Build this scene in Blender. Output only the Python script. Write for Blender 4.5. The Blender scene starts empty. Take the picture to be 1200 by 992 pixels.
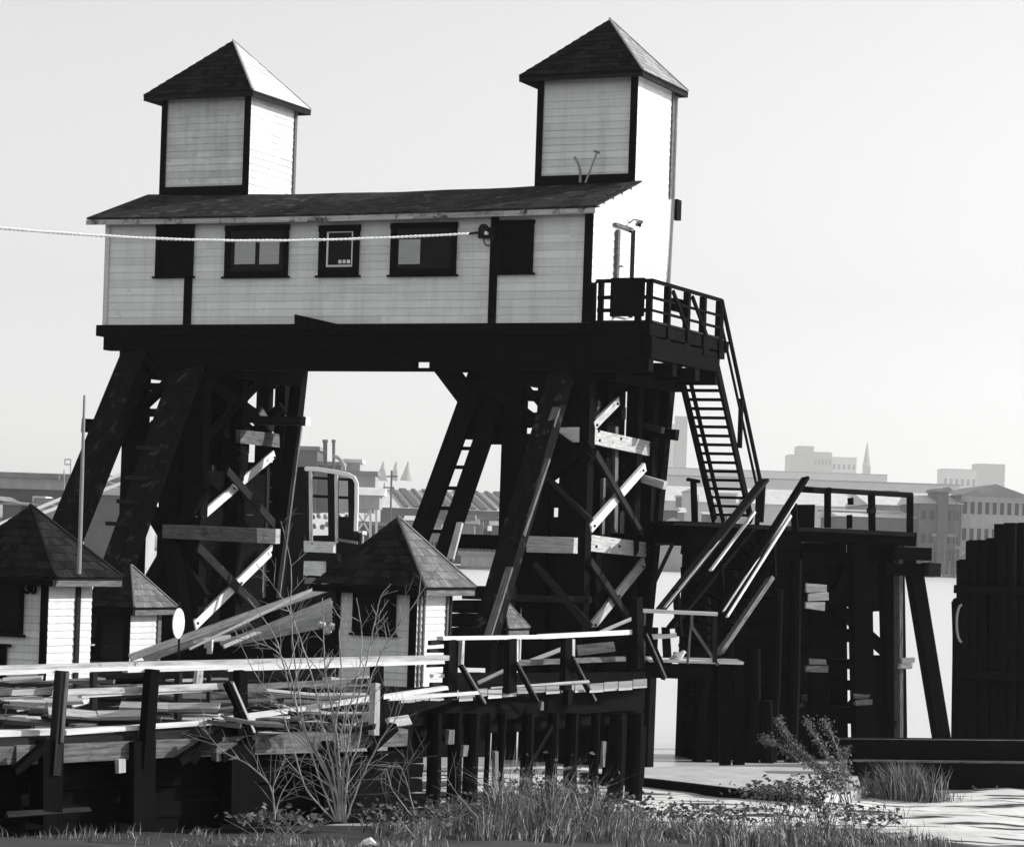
import bpy, math, random
from mathutils import Vector as V, Matrix
random.seed(7)
sc = bpy.context.scene
COL = sc.collection
# ------------------------------------------------------------------ camera
F = 3083.0; CX = 600.0; VH = 638.0; H0 = 5.3
RHO = math.radians(1.92); TH = math.radians(24.4)
R = V((math.cos(RHO), 0, math.sin(RHO))); U = V((-math.sin(RHO), 0, math.cos(RHO))); W = V((0, 1, 0))
CAM = V((0, 0, H0))
cd = bpy.data.cameras.new('camera'); cam = bpy.data.objects.new('camera', cd); COL.objects.link(cam)
cam.matrix_world = Matrix(((R.x, U.x, -W.x, CAM.x), (R.y, U.y, -W.y, CAM.y), (R.z, U.z, -W.z, CAM.z), (0, 0, 0, 1)))
cd.sensor_width = 36; cd.lens = F / 1200 * 36; cd.shift_y = (VH - 496) / 1200
cd.clip_start = .5; cd.clip_end = 30000
sc.camera = cam
# ------------------------------------------------------------------ light
SUN_EL = math.radians(25); SUN_AZ = math.radians(76)      # azimuth clockwise from +Y
SUN_STRENGTH = 3.5; SKY_STRENGTH = .12; EXPOSURE = 0.50
world = bpy.data.worlds.new('World'); sc.world = world; world.use_nodes = True
wn = world.node_tree; wn.nodes.clear()
wo = wn.nodes.new('ShaderNodeOutputWorld'); bg = wn.nodes.new('ShaderNodeBackground')
sky = wn.nodes.new('ShaderNodeTexSky'); sky.sky_type = 'NISHITA'; sky.sun_disc = False
sky.sun_elevation = SUN_EL; sky.sun_rotation = SUN_AZ; sky.air_density = 1.0; sky.dust_density = 1.0; sky.ozone_density = 1.0
hs = wn.nodes.new('ShaderNodeHueSaturation'); hs.inputs['Saturation'].default_value = 0.02   # black-and-white film
wn.links.new(sky.outputs[0], hs.inputs['Color']); wn.links.new(hs.outputs[0], bg.inputs[0])
bg.inputs[1].default_value = SKY_STRENGTH
wn.links.new(bg.outputs[0], wo.inputs[0])
sl = bpy.data.lights.new('sun', 'SUN'); sl.energy = SUN_STRENGTH; sl.angle = math.radians(.5); sl.color = (1, .985, .96)
so = bpy.data.objects.new('sun', sl); COL.objects.link(so)
S = V((math.sin(SUN_AZ) * math.cos(SUN_EL), math.cos(SUN_AZ) * math.cos(SUN_EL), math.sin(SUN_EL)))
so.rotation_euler = S.to_track_quat('Z', 'Y').to_euler(); so.location = (30, 20, 40)
sc.view_settings.view_transform = 'Standard'; sc.view_settings.look = 'None'
sc.view_settings.exposure = EXPOSURE; sc.view_settings.gamma = 1
sc.render.engine = 'CYCLES'
sc.cycles.volume_bounces = 1; sc.cycles.max_bounces = 6; sc.cycles.diffuse_bounces = 3

# ------------------------------------------------------------------ geometry of the place
def ray(u, v): return W * F + R * (u - CX) + U * (VH - v)
def proj(p):
    q = p - CAM; return V((CX + F * q.dot(R) / q.y, VH - F * q.dot(U) / q.y))
def P(u, v, Y): return CAM + ray(u, v) * (Y / F)
def G(u, v, z):
    r = ray(u, v); return CAM + r * ((z - H0) / r.z)
EX = V((math.cos(TH), -math.sin(TH), 0)); EY = V((math.sin(TH), math.cos(TH), 0)); EZ = V((0, 0, 1))
O = P(691, 378, 64.0); ZB = O.z
def L(x, y, z): return V((O.x, O.y, 0)) + EX * x + EY * y + EZ * z      # gantry coordinates (z absolute)
class Pl:                                                             # a vertical plane standing in the scene
    def __init__(s, o, d):
        s.o = V((o[0], o[1], 0)); s.d = V((d[0], d[1], 0)).normalized(); n = V((-s.d.y, s.d.x, 0)); s.n = n if n.y >= 0 else -n
    def at(s, u, v):
        r = ray(u, v); return CAM + r * ((s.o - CAM).dot(s.n) / r.dot(s.n))
def FR(d): return Pl(L(0, d, 0), EX)
class SideP(Pl):
    def __init__(s, x): Pl.__init__(s, L(x, 0, 0), EY); s.n = -EX
def SD(x): return SideP(x)
def loc(p): q = p - O; return q.dot(EX), q.dot(EY), p.z

# ------------------------------------------------------------------ materials
MATS = {}
def mat(name, c, var=.35, rough=.9, spec=.2, scale=(1.2, 14), island=.25, bump=.3, obj=False, spots=0, spotc=.5, streak=0):
    """grey-scale wood / paint / roofing: streaky noise along the member's UV, a shade of its own per board"""
    m = bpy.data.materials.new(name); m.use_nodes = True; nt = m.node_tree; b = nt.nodes['Principled BSDF']
    N = nt.nodes.new; K = nt.links.new
    if obj: tc = N('ShaderNodeTexCoord'); src = tc.outputs['Object']
    else: tc = N('ShaderNodeUVMap'); tc.uv_map = 'UVMap'; src = tc.outputs[0]
    mp = N('ShaderNodeMapping'); mp.inputs['Scale'].default_value = (scale[0], scale[1], scale[1] if obj else 1); K(src, mp.inputs[0])
    no = N('ShaderNodeTexNoise'); no.inputs['Scale'].default_value = 1; no.inputs['Detail'].default_value = 7; no.inputs['Roughness'].default_value = .65; K(mp.outputs[0], no.inputs['Vector'])
    mr = N('ShaderNodeMapRange'); mr.inputs[1].default_value = .25; mr.inputs[2].default_value = .75; mr.inputs[3].default_value = 1 - var; mr.inputs[4].default_value = 1 + var; K(no.outputs[0], mr.inputs[0])
    ge = N('ShaderNodeNewGeometry'); mi = N('ShaderNodeMapRange'); mi.inputs[3].default_value = 1 - island; mi.inputs[4].default_value = 1 + island; K(ge.outputs['Random Per Island'], mi.inputs[0])
    mu = N('ShaderNodeMath'); mu.operation = 'MULTIPLY'; K(mr.outputs[0], mu.inputs[0]); K(mi.outputs[0], mu.inputs[1])
    m2 = N('ShaderNodeMath'); m2.operation = 'MULTIPLY'; K(mu.outputs[0], m2.inputs[0]); m2.inputs[1].default_value = c
    out = m2.outputs[0]
    if spots:
        n2 = N('ShaderNodeTexNoise'); n2.inputs['Scale'].default_value = 2.2; n2.inputs['Detail'].default_value = 8; n2.inputs['Roughness'].default_value = .7; K(src, n2.inputs['Vector'])
        r2 = N('ShaderNodeMapRange'); r2.inputs[1].default_value = 1 - spots; r2.inputs[2].default_value = 1.08 - spots; K(n2.outputs[0], r2.inputs[0])
        mx = N('ShaderNodeMix'); mx.data_type = 'FLOAT'; K(r2.outputs[0], mx.inputs[0]); K(out, mx.inputs[2]); mx.inputs[3].default_value = spotc
        out = mx.outputs[0]
    if streak:
        to = N('ShaderNodeTexCoord'); m5 = N('ShaderNodeMapping'); m5.inputs['Scale'].default_value = (3.2, 3.2, .32); K(to.outputs['Object'], m5.inputs[0])
        n5 = N('ShaderNodeTexNoise'); n5.inputs['Scale'].default_value = 1; n5.inputs['Detail'].default_value = 8; n5.inputs['Roughness'].default_value = .7; K(m5.outputs[0], n5.inputs['Vector'])
        r5 = N('ShaderNodeMapRange'); r5.inputs[1].default_value = .46; r5.inputs[2].default_value = .72; r5.inputs[3].default_value = 1; r5.inputs[4].default_value = 1 - streak; K(n5.outputs[0], r5.inputs[0])
        q5 = N('ShaderNodeMath'); q5.operation = 'MULTIPLY'; K(out, q5.inputs[0]); K(r5.outputs[0], q5.inputs[1]); out = q5.outputs[0]
    cc = N('ShaderNodeCombineColor')
    for i, f in enumerate((.985, 1.0, 1.0)):
        q = N('ShaderNodeMath'); q.operation = 'MULTIPLY'; q.inputs[1].default_value = f; K(out, q.inputs[0]); K(q.outputs[0], cc.inputs[i])
    K(cc.outputs[0], b.inputs['Base Color']); b.inputs['Roughness'].default_value = rough
    b.inputs['Specular IOR Level'].default_value = spec
    if bump:
        bu = N('ShaderNodeBump'); bu.inputs['Strength'].default_value = bump; bu.inputs['Distance'].default_value = .02; K(no.outputs[0], bu.inputs['Height']); K(bu.outputs[0], b.inputs['Normal'])
    MATS[name] = m; return m
CREO = mat('creosoted_timber', .0055, .6, spec=.02, spots=.34, spotc=.016)
TARRED = mat('scuffed_tarred_timber', .008, .8, spec=.03, scale=(1.6, 12), spots=.44, spotc=.05)
DARK = mat('dark_weathered_timber', .022, .6, spec=.05, spots=.4, spotc=.07)
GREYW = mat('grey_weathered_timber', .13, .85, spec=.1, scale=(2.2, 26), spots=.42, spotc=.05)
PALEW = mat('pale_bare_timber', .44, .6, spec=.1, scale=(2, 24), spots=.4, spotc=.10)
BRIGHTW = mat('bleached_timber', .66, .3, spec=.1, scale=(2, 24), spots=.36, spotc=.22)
SIDING = mat('worn_white_clapboard', .84, .10, rough=.75, island=.10, scale=(.7, 9), spots=.38, spotc=.62, streak=.2)
SIDINGR = mat('white_clapboard', .80, .05, rough=.7, island=.06, scale=(.7, 9), streak=.16)
SHEDW = mat('shed_white_paint', .74, .08, rough=.75, island=.08, scale=(.8, 8), spots=.3, spotc=.45, streak=.3)
TRIM = mat('black_trim_paint', .006, .3, rough=.8, spec=.03)
WHITET = mat('white_trim_paint', .66, .12, rough=.7)
SHING = mat('dark_shingles', .016, .5, rough=.95, spec=.04, island=.5, scale=(6, 6))  # dark roofing; also the shaded copy beside the lighter right slopes
SHINGG = mat('sunlit_grey_shingles', .15, .4, rough=.95, spec=.08, island=.32, scale=(6, 6))  # lit copy of the dark shingles, for the sunward hut slopes
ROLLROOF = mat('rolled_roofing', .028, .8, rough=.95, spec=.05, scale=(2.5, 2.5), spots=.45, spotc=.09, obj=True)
TOWERSH = mat('sunlit_tower_shingles', .34, .4, rough=.95, spec=.08, island=.25, scale=(6, 6))  # lit copy of the dark shingles, sunlight put into the colour
PALEROOF = mat('sunlit_boarded_roof', .55, .2, rough=.8, island=.15, scale=(1, 8))  # boarded slope; its pale colour also carries the sunlight
GLASS = mat('dark_window_glass', .008, .2, rough=.2, spec=.06, bump=0)
BLIND = mat('pale_window_blind', .42, .15, rough=.6, bump=0)
METAL = mat('grey_metal', .28, .3, rough=.5, spec=.4, obj=True, scale=(3, 3))
BLACKM = mat('black_iron', .012, .3, rough=.6, spec=.15)
WHITEM = mat('white_enamel', .8, .05, rough=.5, obj=True)
ROPE = mat('pale_rope', .85, .25, scale=(14, 3))
CONC = mat('pale_concrete', .50, .25, rough=.9, obj=True, scale=(1.5, 1.5), spots=.4, spotc=.28)
BARK = mat('pale_bark', .33, .5, obj=True, scale=(6, 6), spots=.4, spotc=.09)
LEAF = mat('dry_leaf', .13, .5, obj=True, scale=(5, 5), island=.5)
BIRD = mat('gull_feathers', .72, .1, obj=True, scale=(5, 5))
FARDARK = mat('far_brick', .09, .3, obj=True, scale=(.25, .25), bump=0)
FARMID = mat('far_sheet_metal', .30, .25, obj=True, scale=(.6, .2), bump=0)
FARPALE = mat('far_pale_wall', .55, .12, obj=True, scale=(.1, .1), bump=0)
FARROOF = mat('far_pale_roof', .60, .2, obj=True, scale=(.3, .1), bump=0)
FARGREY = mat('far_grey_roof', .2, .3, obj=True, scale=(.3, .3), bump=0)
FARGLASS = mat('far_window', .03, .3, obj=True, bump=0)

# ------------------------------------------------------------------ mesh helpers
class MB:
    def __init__(s): s.v = []; s.f = []; s.uv = []; s.mi = []
    def box8(s, c, uvl=None, mi=0):
        """c: 8 corners, [0..3] one end loop, [4..7] other end loop; u runs from the first loop to the second"""
        n = len(s.v); s.v += [tuple(q) for q in c]; L_ = (c[4] - c[0]).length; a = (c[1] - c[0]).length; b = (c[2] - c[1]).length
        ru, rv = random.random() * 40, random.random() * 40
        q = [(0, 1, 5, 4, a), (1, 2, 6, 5, b), (2, 3, 7, 6, a), (3, 0, 4, 7, b)]
        vo = 0
        for i, j, k, l, w in q:
            s.f.append((n + i, n + j, n + k, n + l)); s.uv += [(ru, rv + vo), (ru, rv + vo + w), (ru + L_, rv + vo + w), (ru + L_, rv + vo)]; vo += w; s.mi.append(mi)
        s.f.append((n + 3, n + 2, n + 1, n)); s.uv += [(ru, rv), (ru, rv + b), (ru + a, rv + b), (ru + a, rv)]; s.mi.append(mi)
        s.f.append((n + 4, n + 5, n + 6, n + 7)); s.uv += [(ru, rv), (ru + a, rv), (ru + a, rv + b), (ru, rv + b)]; s.mi.append(mi)
    def beam(s, p0, p1, w, t, n=None, rag=0, mi=0):
        a = (p1 - p0).normalized(); n = n if n is not None else EY
        n = n - a * n.dot(a)
        if n.length < 1e-4: n = a.orthogonal()
        n.normalize(); sd_ = a.cross(n)
        def ring(p, k): 
            j = [V((random.uniform(-rag, rag), random.uniform(-rag, rag), random.uniform(-rag, rag))) for _ in range(4)]
            return [p + (sd_ * (x * w / 2 * k) + n * (y * t / 2 * k)) + jj for (x, y), jj in zip(((-1, -1), (1, -1), (1, 1), (-1, 1)), j)]
        s.box8(ring(p0, 1) + ring(p1, 1), mi=mi)
    def box(s, p, dx, dy, dz, mi=0):
        """box from corner p along three vectors"""
        s.box8([p, p + dy, p + dy + dz, p + dz, p + dx, p + dx + dy, p + dx + dy + dz, p + dx + dz], mi=mi)
    def prism(s, pts, off, mi=0):
        n = len(s.v); k = len(pts); s.v += [tuple(p) for p in pts] + [tuple(p + off) for p in pts]
        a = (pts[1] - pts[0]).normalized(); nn = (pts[1] - pts[0]).cross(pts[2] - pts[0]).normalized(); b = nn.cross(a)
        def uv(p): q = p - pts[0]; return (q.dot(a), q.dot(b))
        s.f.append(tuple(range(n, n + k))); s.uv += [uv(p) for p in pts]; s.mi.append(mi)
        s.f.append(tuple(range(n + 2 * k - 1, n + k - 1, -1))); s.uv += [uv(p) for p in reversed(pts)]; s.mi.append(mi)
        for i in range(k):
            j = (i + 1) % k; l = (pts[j] - pts[i]).length; h = off.length
            s.f.append((n + i, n + k + i, n + k + j, n + j)); s.uv += [(0, 0), (0, h), (l, h), (l, 0)]; s.mi.append(mi)
    def tube(s, pts, rad, seg=6, mi=0):
        n0 = len(s.v); k = len(pts)
        if not hasattr(rad, '__len__'): rad = [rad] * k
        d = 0; up = None
        for i, p in enumerate(pts):
            a = (pts[min(i + 1, k - 1)] - pts[max(i - 1, 0)]).normalized()
            if up is None: up = a.orthogonal().normalized()
            up = (up - a * up.dot(a)).normalized(); b = a.cross(up)
            for j in range(seg):
                t = 2 * math.pi * j / seg; s.v.append(tuple(p + (up * math.cos(t) + b * math.sin(t)) * rad[i]))
        for i in range(k - 1):
            l = (pts[i + 1] - pts[i]).length
            for j in range(seg):
                j2 = (j + 1) % seg; a, b = n0 + i * seg, n0 + (i + 1) * seg
                s.f.append((a + j, a + j2, b + j2, b + j)); s.uv += [(d, j / seg), (d, (j + 1) / seg), (d + l, (j + 1) / seg), (d + l, j / seg)]; s.mi.append(mi)
            d += l
        s.f.append(tuple(range(n0 + seg - 1, n0 - 1, -1))); s.uv += [(0, 0)] * seg; s.mi.append(mi)
        e = n0 + (k - 1) * seg
        s.f.append(tuple(range(e, e + seg))); s.uv += [(0, 0)] * seg; s.mi.append(mi)
    def build(s, name, m, parent=None, smooth=False, fix=True):
        me = bpy.data.meshes.new(name); off = parent_loc(parent)
        me.from_pydata([tuple(V(v) - off) for v in s.v], [], s.f)
        uvl = me.uv_layers.new(name='UVMap'); 
        flat = [c for t in s.uv for c in t]
        if len(flat) == 2 * len(me.loops): uvl.data.foreach_set('uv', flat)
        ms = m if isinstance(m, (list, tuple)) else [m]
        for q in ms: me.materials.append(q)
        if len(ms) > 1: me.polygons.foreach_set('material_index', s.mi)
        if smooth: me.polygons.foreach_set('use_smooth', [True] * len(me.polygons))
        if fix:
            import bmesh
            bm = bmesh.new(); bm.from_mesh(me); bmesh.ops.recalc_face_normals(bm, faces=bm.faces); bm.to_mesh(me); bm.free()
        o = bpy.data.objects.new(name, me); COL.objects.link(o)
        if parent is not None: o.parent = parent
        return o
def parent_loc(p):
    r = V((0, 0, 0))
    while p is not None: r = r + p.location; p = p.parent
    return r
def tag(o, label, cat, group=None, kind=None):
    if label: o['label'] = label
    if cat: o['category'] = cat
    if group: o['group'] = group
    if kind: o['kind'] = kind
    return o
def thing(name, at, label, cat, group=None):
    o = bpy.data.objects.new(name, None); o.empty_display_size = .3; COL.objects.link(o); o.location = at
    return tag(o, label, cat, group)
def solo(mb, name, m, at, label, cat, group=None, **k):
    """a thing that is a single mesh, its origin at its base"""
    h = thing('tmp', at, None, None); o = mb.build(name, m, h, **k); o.parent = None; o.location = at; bpy.data.objects.remove(h)
    return tag(o, label, cat, group)
CNT = [0]
def wpx(p, s, px):
    """metres across direction s for px pixels on the photo, at point p"""
    a = proj(p); b = proj(p + s * .01); return px / max(1e-6, (b - a).length / .01)
def seg(mb, pl, u0, v0, u1, v1, w, t=.25, rag=.012):
    """a timber standing in plane pl between two spots"""
    p0 = pl.at(u0, v0); p1 = pl.at(u1, v1); a = (p1 - p0).normalized(); s = a.cross(pl.n).normalized()
    ww = wpx((p0 + p1) / 2, s, w); CNT[0] += 1; o = pl.n * (t / 2 + (CNT[0] * .0137) % .09)
    mb.beam(p0 + o, p1 + o, ww, t, pl.n, rag)
def mem(root, name, m, pl, u0, v0, u1, v1, w, t=.25, label=None, rag=.012):
    mb = MB(); seg(mb, pl, u0, v0, u1, v1, w, t, rag); o = mb.build(name, m, root)
    if label: o['label'] = label
    return o
def rake(root, name, m, a, b, w, t=.3, n=None, rag=.01):
    """a raking timber between two free points given as (u, v, distance)"""
    p0, p1 = P(*a), P(*b); mb = MB(); ax = (p1 - p0).normalized(); n = n or EY; s = ax.cross(n).normalized()
    mb.beam(p0, p1, wpx((p0 + p1) / 2, s, w), t, n, rag); return mb.build(name, m, root)

def boards(mb, a, b, z0, z1, nrm, expo=.2, t=.020, zmin=None, split=3.2, ztop=None):
    """clapboards along a->b (ground points) from z0 to z1; ztop(s) clips the tops (s = metres from a), zmin(z) gives the start"""
    d = (b - a); Ln = d.length; d = d / Ln; z = z0
    while z < z1 - .02:
        zt = min(z + expo, z1); s0 = zmin(z + expo * .5) if zmin else 0.
        s = s0
        while s < Ln - .01:
            e = s + random.uniform(split * .6, split * 1.6)
            if e > Ln - .5: e = Ln
            q0 = V((a.x, a.y, 0)) + d * (s + .002); q1 = V((a.x, a.y, 0)) + d * (e - .002)
            j = random.uniform(0, .004)
            def ring(q): return [q + EZ * z - nrm * .01, q + EZ * z + nrm * (t + j), q + EZ * (zt + .012) + nrm * .004, q + EZ * (zt + .012) - nrm * .01]
            mb.box8(ring(q0) + ring(q1)); s = e
        z += expo
def courses(mb, e0, e1, t0, t1, n=9, sw=.17, th=.018, joint=True):
    """shingle courses on the roof plane e0-e1 (eave) to t0-t1 (top)"""
    nn = (e1 - e0).cross((t0 + t1) / 2 - e0).normalized()
    if nn.z < 0: nn = -nn
    for i in range(n):
        k0 = i / n; k1 = (i + 1.12) / n if i < n - 1 else 1.
        a0 = e0.lerp(t0, k0); b0 = e1.lerp(t1, k0); a1 = e0.lerp(t0, k1); b1 = e1.lerp(t1, k1)
        L_ = (b0 - a0).length; m = max(1, int(L_ / sw)); cut = [0] + sorted(min(.995, max(.005, (j + random.uniform(-.25, .25)) / m)) for j in range(1, m)) + [1]
        for c0, c1 in zip(cut, cut[1:]):
            if c1 - c0 < .004: continue
            h = th * random.uniform(.8, 1.5); g = .003 / max(L_, .1); c0 += g; c1 -= g
            p, q, r, s = a0.lerp(b0, c0), a0.lerp(b0, c1), a1.lerp(b1, c1), a1.lerp(b1, c0)
            mb.box8([p, p + nn * h, s + nn * .004, s - nn * .004, q, q + nn * h, r + nn * .004, r - nn * .004])

# ------------------------------------------------------------------ ground, water, haze
PROF = [(-60, 4.2), (0, 3.6), (20, 2.3), (30, 1.72), (38, 1.05), (46, .36), (54, .16), (62, .05), (66, -.15), (75, -1.2), (95, -3), (9000, -4)]
def gz(x, y):
    for (a, za), (b, zb_) in zip(PROF, PROF[1:]):
        if y <= b:
            z = za + (zb_ - za) * max(0, (y - a)) / (b - a); break
    if y < 90: z += .05 * math.sin(x * 1.3 + y * .4) * math.cos(y * .9 - x * .3) + .025 * math.sin(x * 3.1 + 1) * math.sin(y * 2.7)
    return z
def grid(xs, ys, zf):
    mb = MB(); nx = len(xs)
    mb.v = [(x, y, zf(x, y)) for y in ys for x in xs]
    for j in range(len(ys) - 1):
        for i in range(nx - 1):
            a = j * nx + i; mb.f.append((a, a + 1, a + 1 + nx, a + nx))
            mb.uv += [(mb.v[q][0], mb.v[q][1]) for q in mb.f[-1]]; mb.mi.append(0)
    return mb
def soil_material():
    m = bpy.data.materials.new('bank_soil_and_silt'); m.use_nodes = True; nt = m.node_tree; b = nt.nodes['Principled BSDF']; N = nt.nodes.new; K = nt.links.new
    ge = N('ShaderNodeNewGeometry'); sep = N('ShaderNodeSeparateXYZ'); K(ge.outputs['Position'], sep.inputs[0])
    no = N('ShaderNodeTexNoise'); no.inputs['Scale'].default_value = .9; no.inputs['Detail'].default_value = 8; K(ge.outputs['Position'], no.inputs['Vector'])
    mp = N('ShaderNodeMapping'); mp.inputs['Scale'].default_value = (.35, 1.6, 1); K(ge.outputs['Position'], mp.inputs[0])
    n2 = N('ShaderNodeTexNoise'); n2.inputs['Scale'].default_value = 1.5; n2.inputs['Detail'].default_value = 7; K(mp.outputs[0], n2.inputs['Vector'])
    # silt lies where the bank is low and to the right; dark soil higher up
    hz = N('ShaderNodeMapRange'); hz.inputs[1].default_value = .62; hz.inputs[2].default_value = .30; K(sep.outputs[2], hz.inputs[0])
    xx = N('ShaderNodeMapRange'); xx.inputs[1].default_value = -4.0; xx.inputs[2].default_value = -2.5; K(sep.outputs[0], xx.inputs[0])
    mu = N('ShaderNodeMath'); mu.operation = 'MULTIPLY'; K(hz.outputs[0], mu.inputs[0]); K(xx.outputs[0], mu.inputs[1])
    st = N('ShaderNodeMapRange'); st.inputs[1].default_value = .40; st.inputs[2].default_value = .47; K(n2.outputs[0], st.inputs[0])
    m3 = N('ShaderNodeMath'); m3.operation = 'MULTIPLY'; K(mu.outputs[0], m3.inputs[0]); K(st.outputs[0], m3.inputs[1])
    r1 = N('ShaderNodeMapRange'); r1.inputs[3].default_value = .012; r1.inputs[4].default_value = .09; K(no.outputs[0], r1.inputs[0])
    r2 = N('ShaderNodeMapRange'); r2.inputs[3].default_value = .6; r2.inputs[4].default_value = .85; K(n2.outputs[0], r2.inputs[0])
    mx = N('ShaderNodeMix'); mx.data_type = 'FLOAT'; K(m3.outputs[0], mx.inputs[0]); K(r1.outputs[0], mx.inputs[2]); K(r2.outputs[0], mx.inputs[3])
    K(mx.outputs[0], b.inputs['Base Color']); b.inputs['Roughness'].default_value = .85; b.inputs['Specular IOR Level'].default_value = .2
    bu = N('ShaderNodeBump'); bu.inputs['Strength'].default_value = .6; bu.inputs['Distance'].default_value = .06; K(no.outputs[0], bu.inputs['Height']); K(bu.outputs[0], b.inputs['Normal'])
    return m
def frange(a, b, s):
    r = []; x = a
    while x < b - 1e-6: r.append(x); x += s
    return r
xs = [-9000, -2000, -400, -80, -40] + frange(-25, 25, .5) + [25, 40, 80, 400, 2000, 9000]
ys = [-60, -20, 0, 10, 20] + frange(26, 70, .5) + [70, 75, 85, 95, 200, 1000, 4000, 9000]
g_ = grid(xs, ys, gz).build('ground', soil_material(), fix=False); tag(g_, None, None, kind='structure')
def water_material():
    m = bpy.data.materials.new('river_water'); m.use_nodes = True; nt = m.node_tree; b = nt.nodes['Principled BSDF']; N = nt.nodes.new; K = nt.links.new
    b.inputs['Base Color'].default_value = (.66, .67, .67, 1); b.inputs['Roughness'].default_value = .3; b.inputs['IOR'].default_value = 1.33; b.inputs['Specular IOR Level'].default_value = .45
    ge = N('ShaderNodeNewGeometry'); mp = N('ShaderNodeMapping'); mp.inputs['Scale'].default_value = (.5, 1.4, 1); K(ge.outputs['Position'], mp.inputs[0])
    no = N('ShaderNodeTexNoise'); no.inputs['Scale'].default_value = .8; no.inputs['Detail'].default_value = 5; K(mp.outputs[0], no.inputs['Vector'])
    bu = N('ShaderNodeBump'); bu.inputs['Strength'].default_value = .5; bu.inputs['Distance'].default_value = .12; K(no.outputs[0], bu.inputs['Height']); K(bu.outputs[0], b.inputs['Normal'])
    return m
w_ = grid([-9000, -100, 100, 9000], [58, 200, 9000], lambda x, y: 0.).build('water', water_material(), fix=False); tag(w_, None, None, kind='structure')

def haze_box():
    mb = MB(); mb.box(V((-3500, -80, -6)), V((7000, 0, 0)), V((0, 6500, 0)), V((0, 0, 260)))
    m = bpy.data.materials.new('haze_air'); m.use_nodes = True; nt = m.node_tree; nt.nodes.clear()
    o = nt.nodes.new('ShaderNodeOutputMaterial'); v = nt.nodes.new('ShaderNodeVolumePrincipled'); v.inputs['Density'].default_value = HAZE
    v.inputs['Color'].default_value = (.97, .97, .97, 1); v.inputs['Anisotropy'].default_value = .2; nt.links.new(v.outputs[0], o.inputs['Volume'])
    h = mb.build('haze', m); tag(h, 'pale even haze lying over the water', 'haze', kind='stuff')
HAZE = .00012
haze_box()

# ================================================================== CONTROL HOUSE
X0 = -13.95; D1 = 2.58; D2 = 5.06; ZE = 13.60; ZR = 14.48
house = thing('control_house', L(X0 / 2, D2 / 2, ZB), 'long white clapboard house with two rooftop towers raised on black timber trestles', 'house')
mb = MB()
NF = -EY; NR = EX
# core walls behind the boards
mb.prism([L(X0 + .03, .03, ZB), L(-.03, .03, ZB), L(-.03, .03, ZE - .05), L(X0 + .03, .03, ZE - .05)], EY * .08)
mb.prism([L(-.03, .115, ZB), L(-.03, D2 - .03, ZB), L(-.03, D2 - .03, ZR - .4), L(-.03, D1, ZR - .08), L(-.03, .115, ZE - .02)], -EX * .1)
mb.prism([L(X0 + .03, .115, ZB), L(X0 + .03, D2 - .03, ZB), L(X0 + .03, D2 - .03, ZR - .4), L(X0 + .03, D1, ZR - .08), L(X0 + .03, .115, ZE - .02)], EX * .1)
mb.prism([L(X0 + .14, D2 - .03, ZB), L(-.14, D2 - .03, ZB), L(-.14, D2 - .03, ZR - .42), L(X0 + .14, D2 - .03, ZR - .42)], -EY * .08)
boards(mb, L(X0, 0, 0), L(0, 0, 0), ZB, ZE - .04, NF, .197)
mb.build('front_wall', SIDING, house)
mb = MB()
def ystart(z): return 0. if z < ZE else min(D1, (z - ZE) / (ZR - ZE) * D1 + .05)
boards(mb, L(0, 0, 0), L(0, D2, 0), ZB, ZR, NR, .197, zmin=ystart)
mb.build('end_wall', SIDINGR, house)
mb = MB(); boards(mb, L(0, D2, 0), L(X0, D2, 0), ZB, ZR - .45, EY, .197); boards(mb, L(X0, 0, 0), L(X0, D2, 0), ZB, ZR, -EX, .197, zmin=ystart); mb.build('rear_wall', SIDING, house)
# main roof: low front slope up to the tower fronts, falling again behind
ov = .38; xl = X0 - .42; xr = .22; slope = (ZR - ZE) / D1
def rf(x, y): return L(x, y, ZE + slope * y + .04 if y <= D1 else ZR + .04 - .12 * (y - D1))
roof = MB()
N_ = 24
for j in range(N_):          # strips of roofing, slightly sagging
    xa = xl + (xr - xl) * j / N_; xb = xl + (xr - xl) * (j + 1) / N_ - .004
    def sg(x): return -.05 * math.sin((x - xl) / (xr - xl) * math.pi) + .004 * math.sin(x * 2.1)
    for ya, yb in ((-ov, D1), (D1 + .003, D2 + .25)):
        if ya > D1 and (xb > -.1 or xa < X0): continue
        h_ = 2.2; p = [rf(xa, ya) + EZ * sg(xa) * (h_ if ya > 0 else 1), rf(xa, yb) + EZ * sg(xa) * h_, rf(xb, yb) + EZ * sg(xb) * h_, rf(xb, ya) + EZ * sg(xb) * (h_ if ya > 0 else 1)]
        roof.prism(p, EZ * .05)
ro = roof.build('roof', ROLLROOF, house)
mb = MB()
for j in range(6):
    xa = xl + (xr - xl) * j / 6; xb = xl + (xr - xl) * (j + 1) / 6 - .006
    p0 = rf(xa, -ov) + EZ * (-.05 * math.sin(j / 6 * math.pi) - .075); p1 = rf(xb, -ov) + EZ * (-.05 * math.sin((j + 1) / 6 * math.pi) - .075)
    mb.beam(p0, p1, .13, .03, EY)
FASC = mat('stained_fascia_paint', .42, .5, spots=.47, spotc=.05)
mb.build('fascia', FASC, ro)
mb = MB(); mb.prism([L(xl + .02, -ov + .03, ZE - .11), L(xr - .02, -ov + .03, ZE - .11), L(xr - .02, -.04, ZE - .03), L(xl + .02, -.04, ZE - .03)], EZ * .02); mb.build('soffit', DARK, ro)
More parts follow.
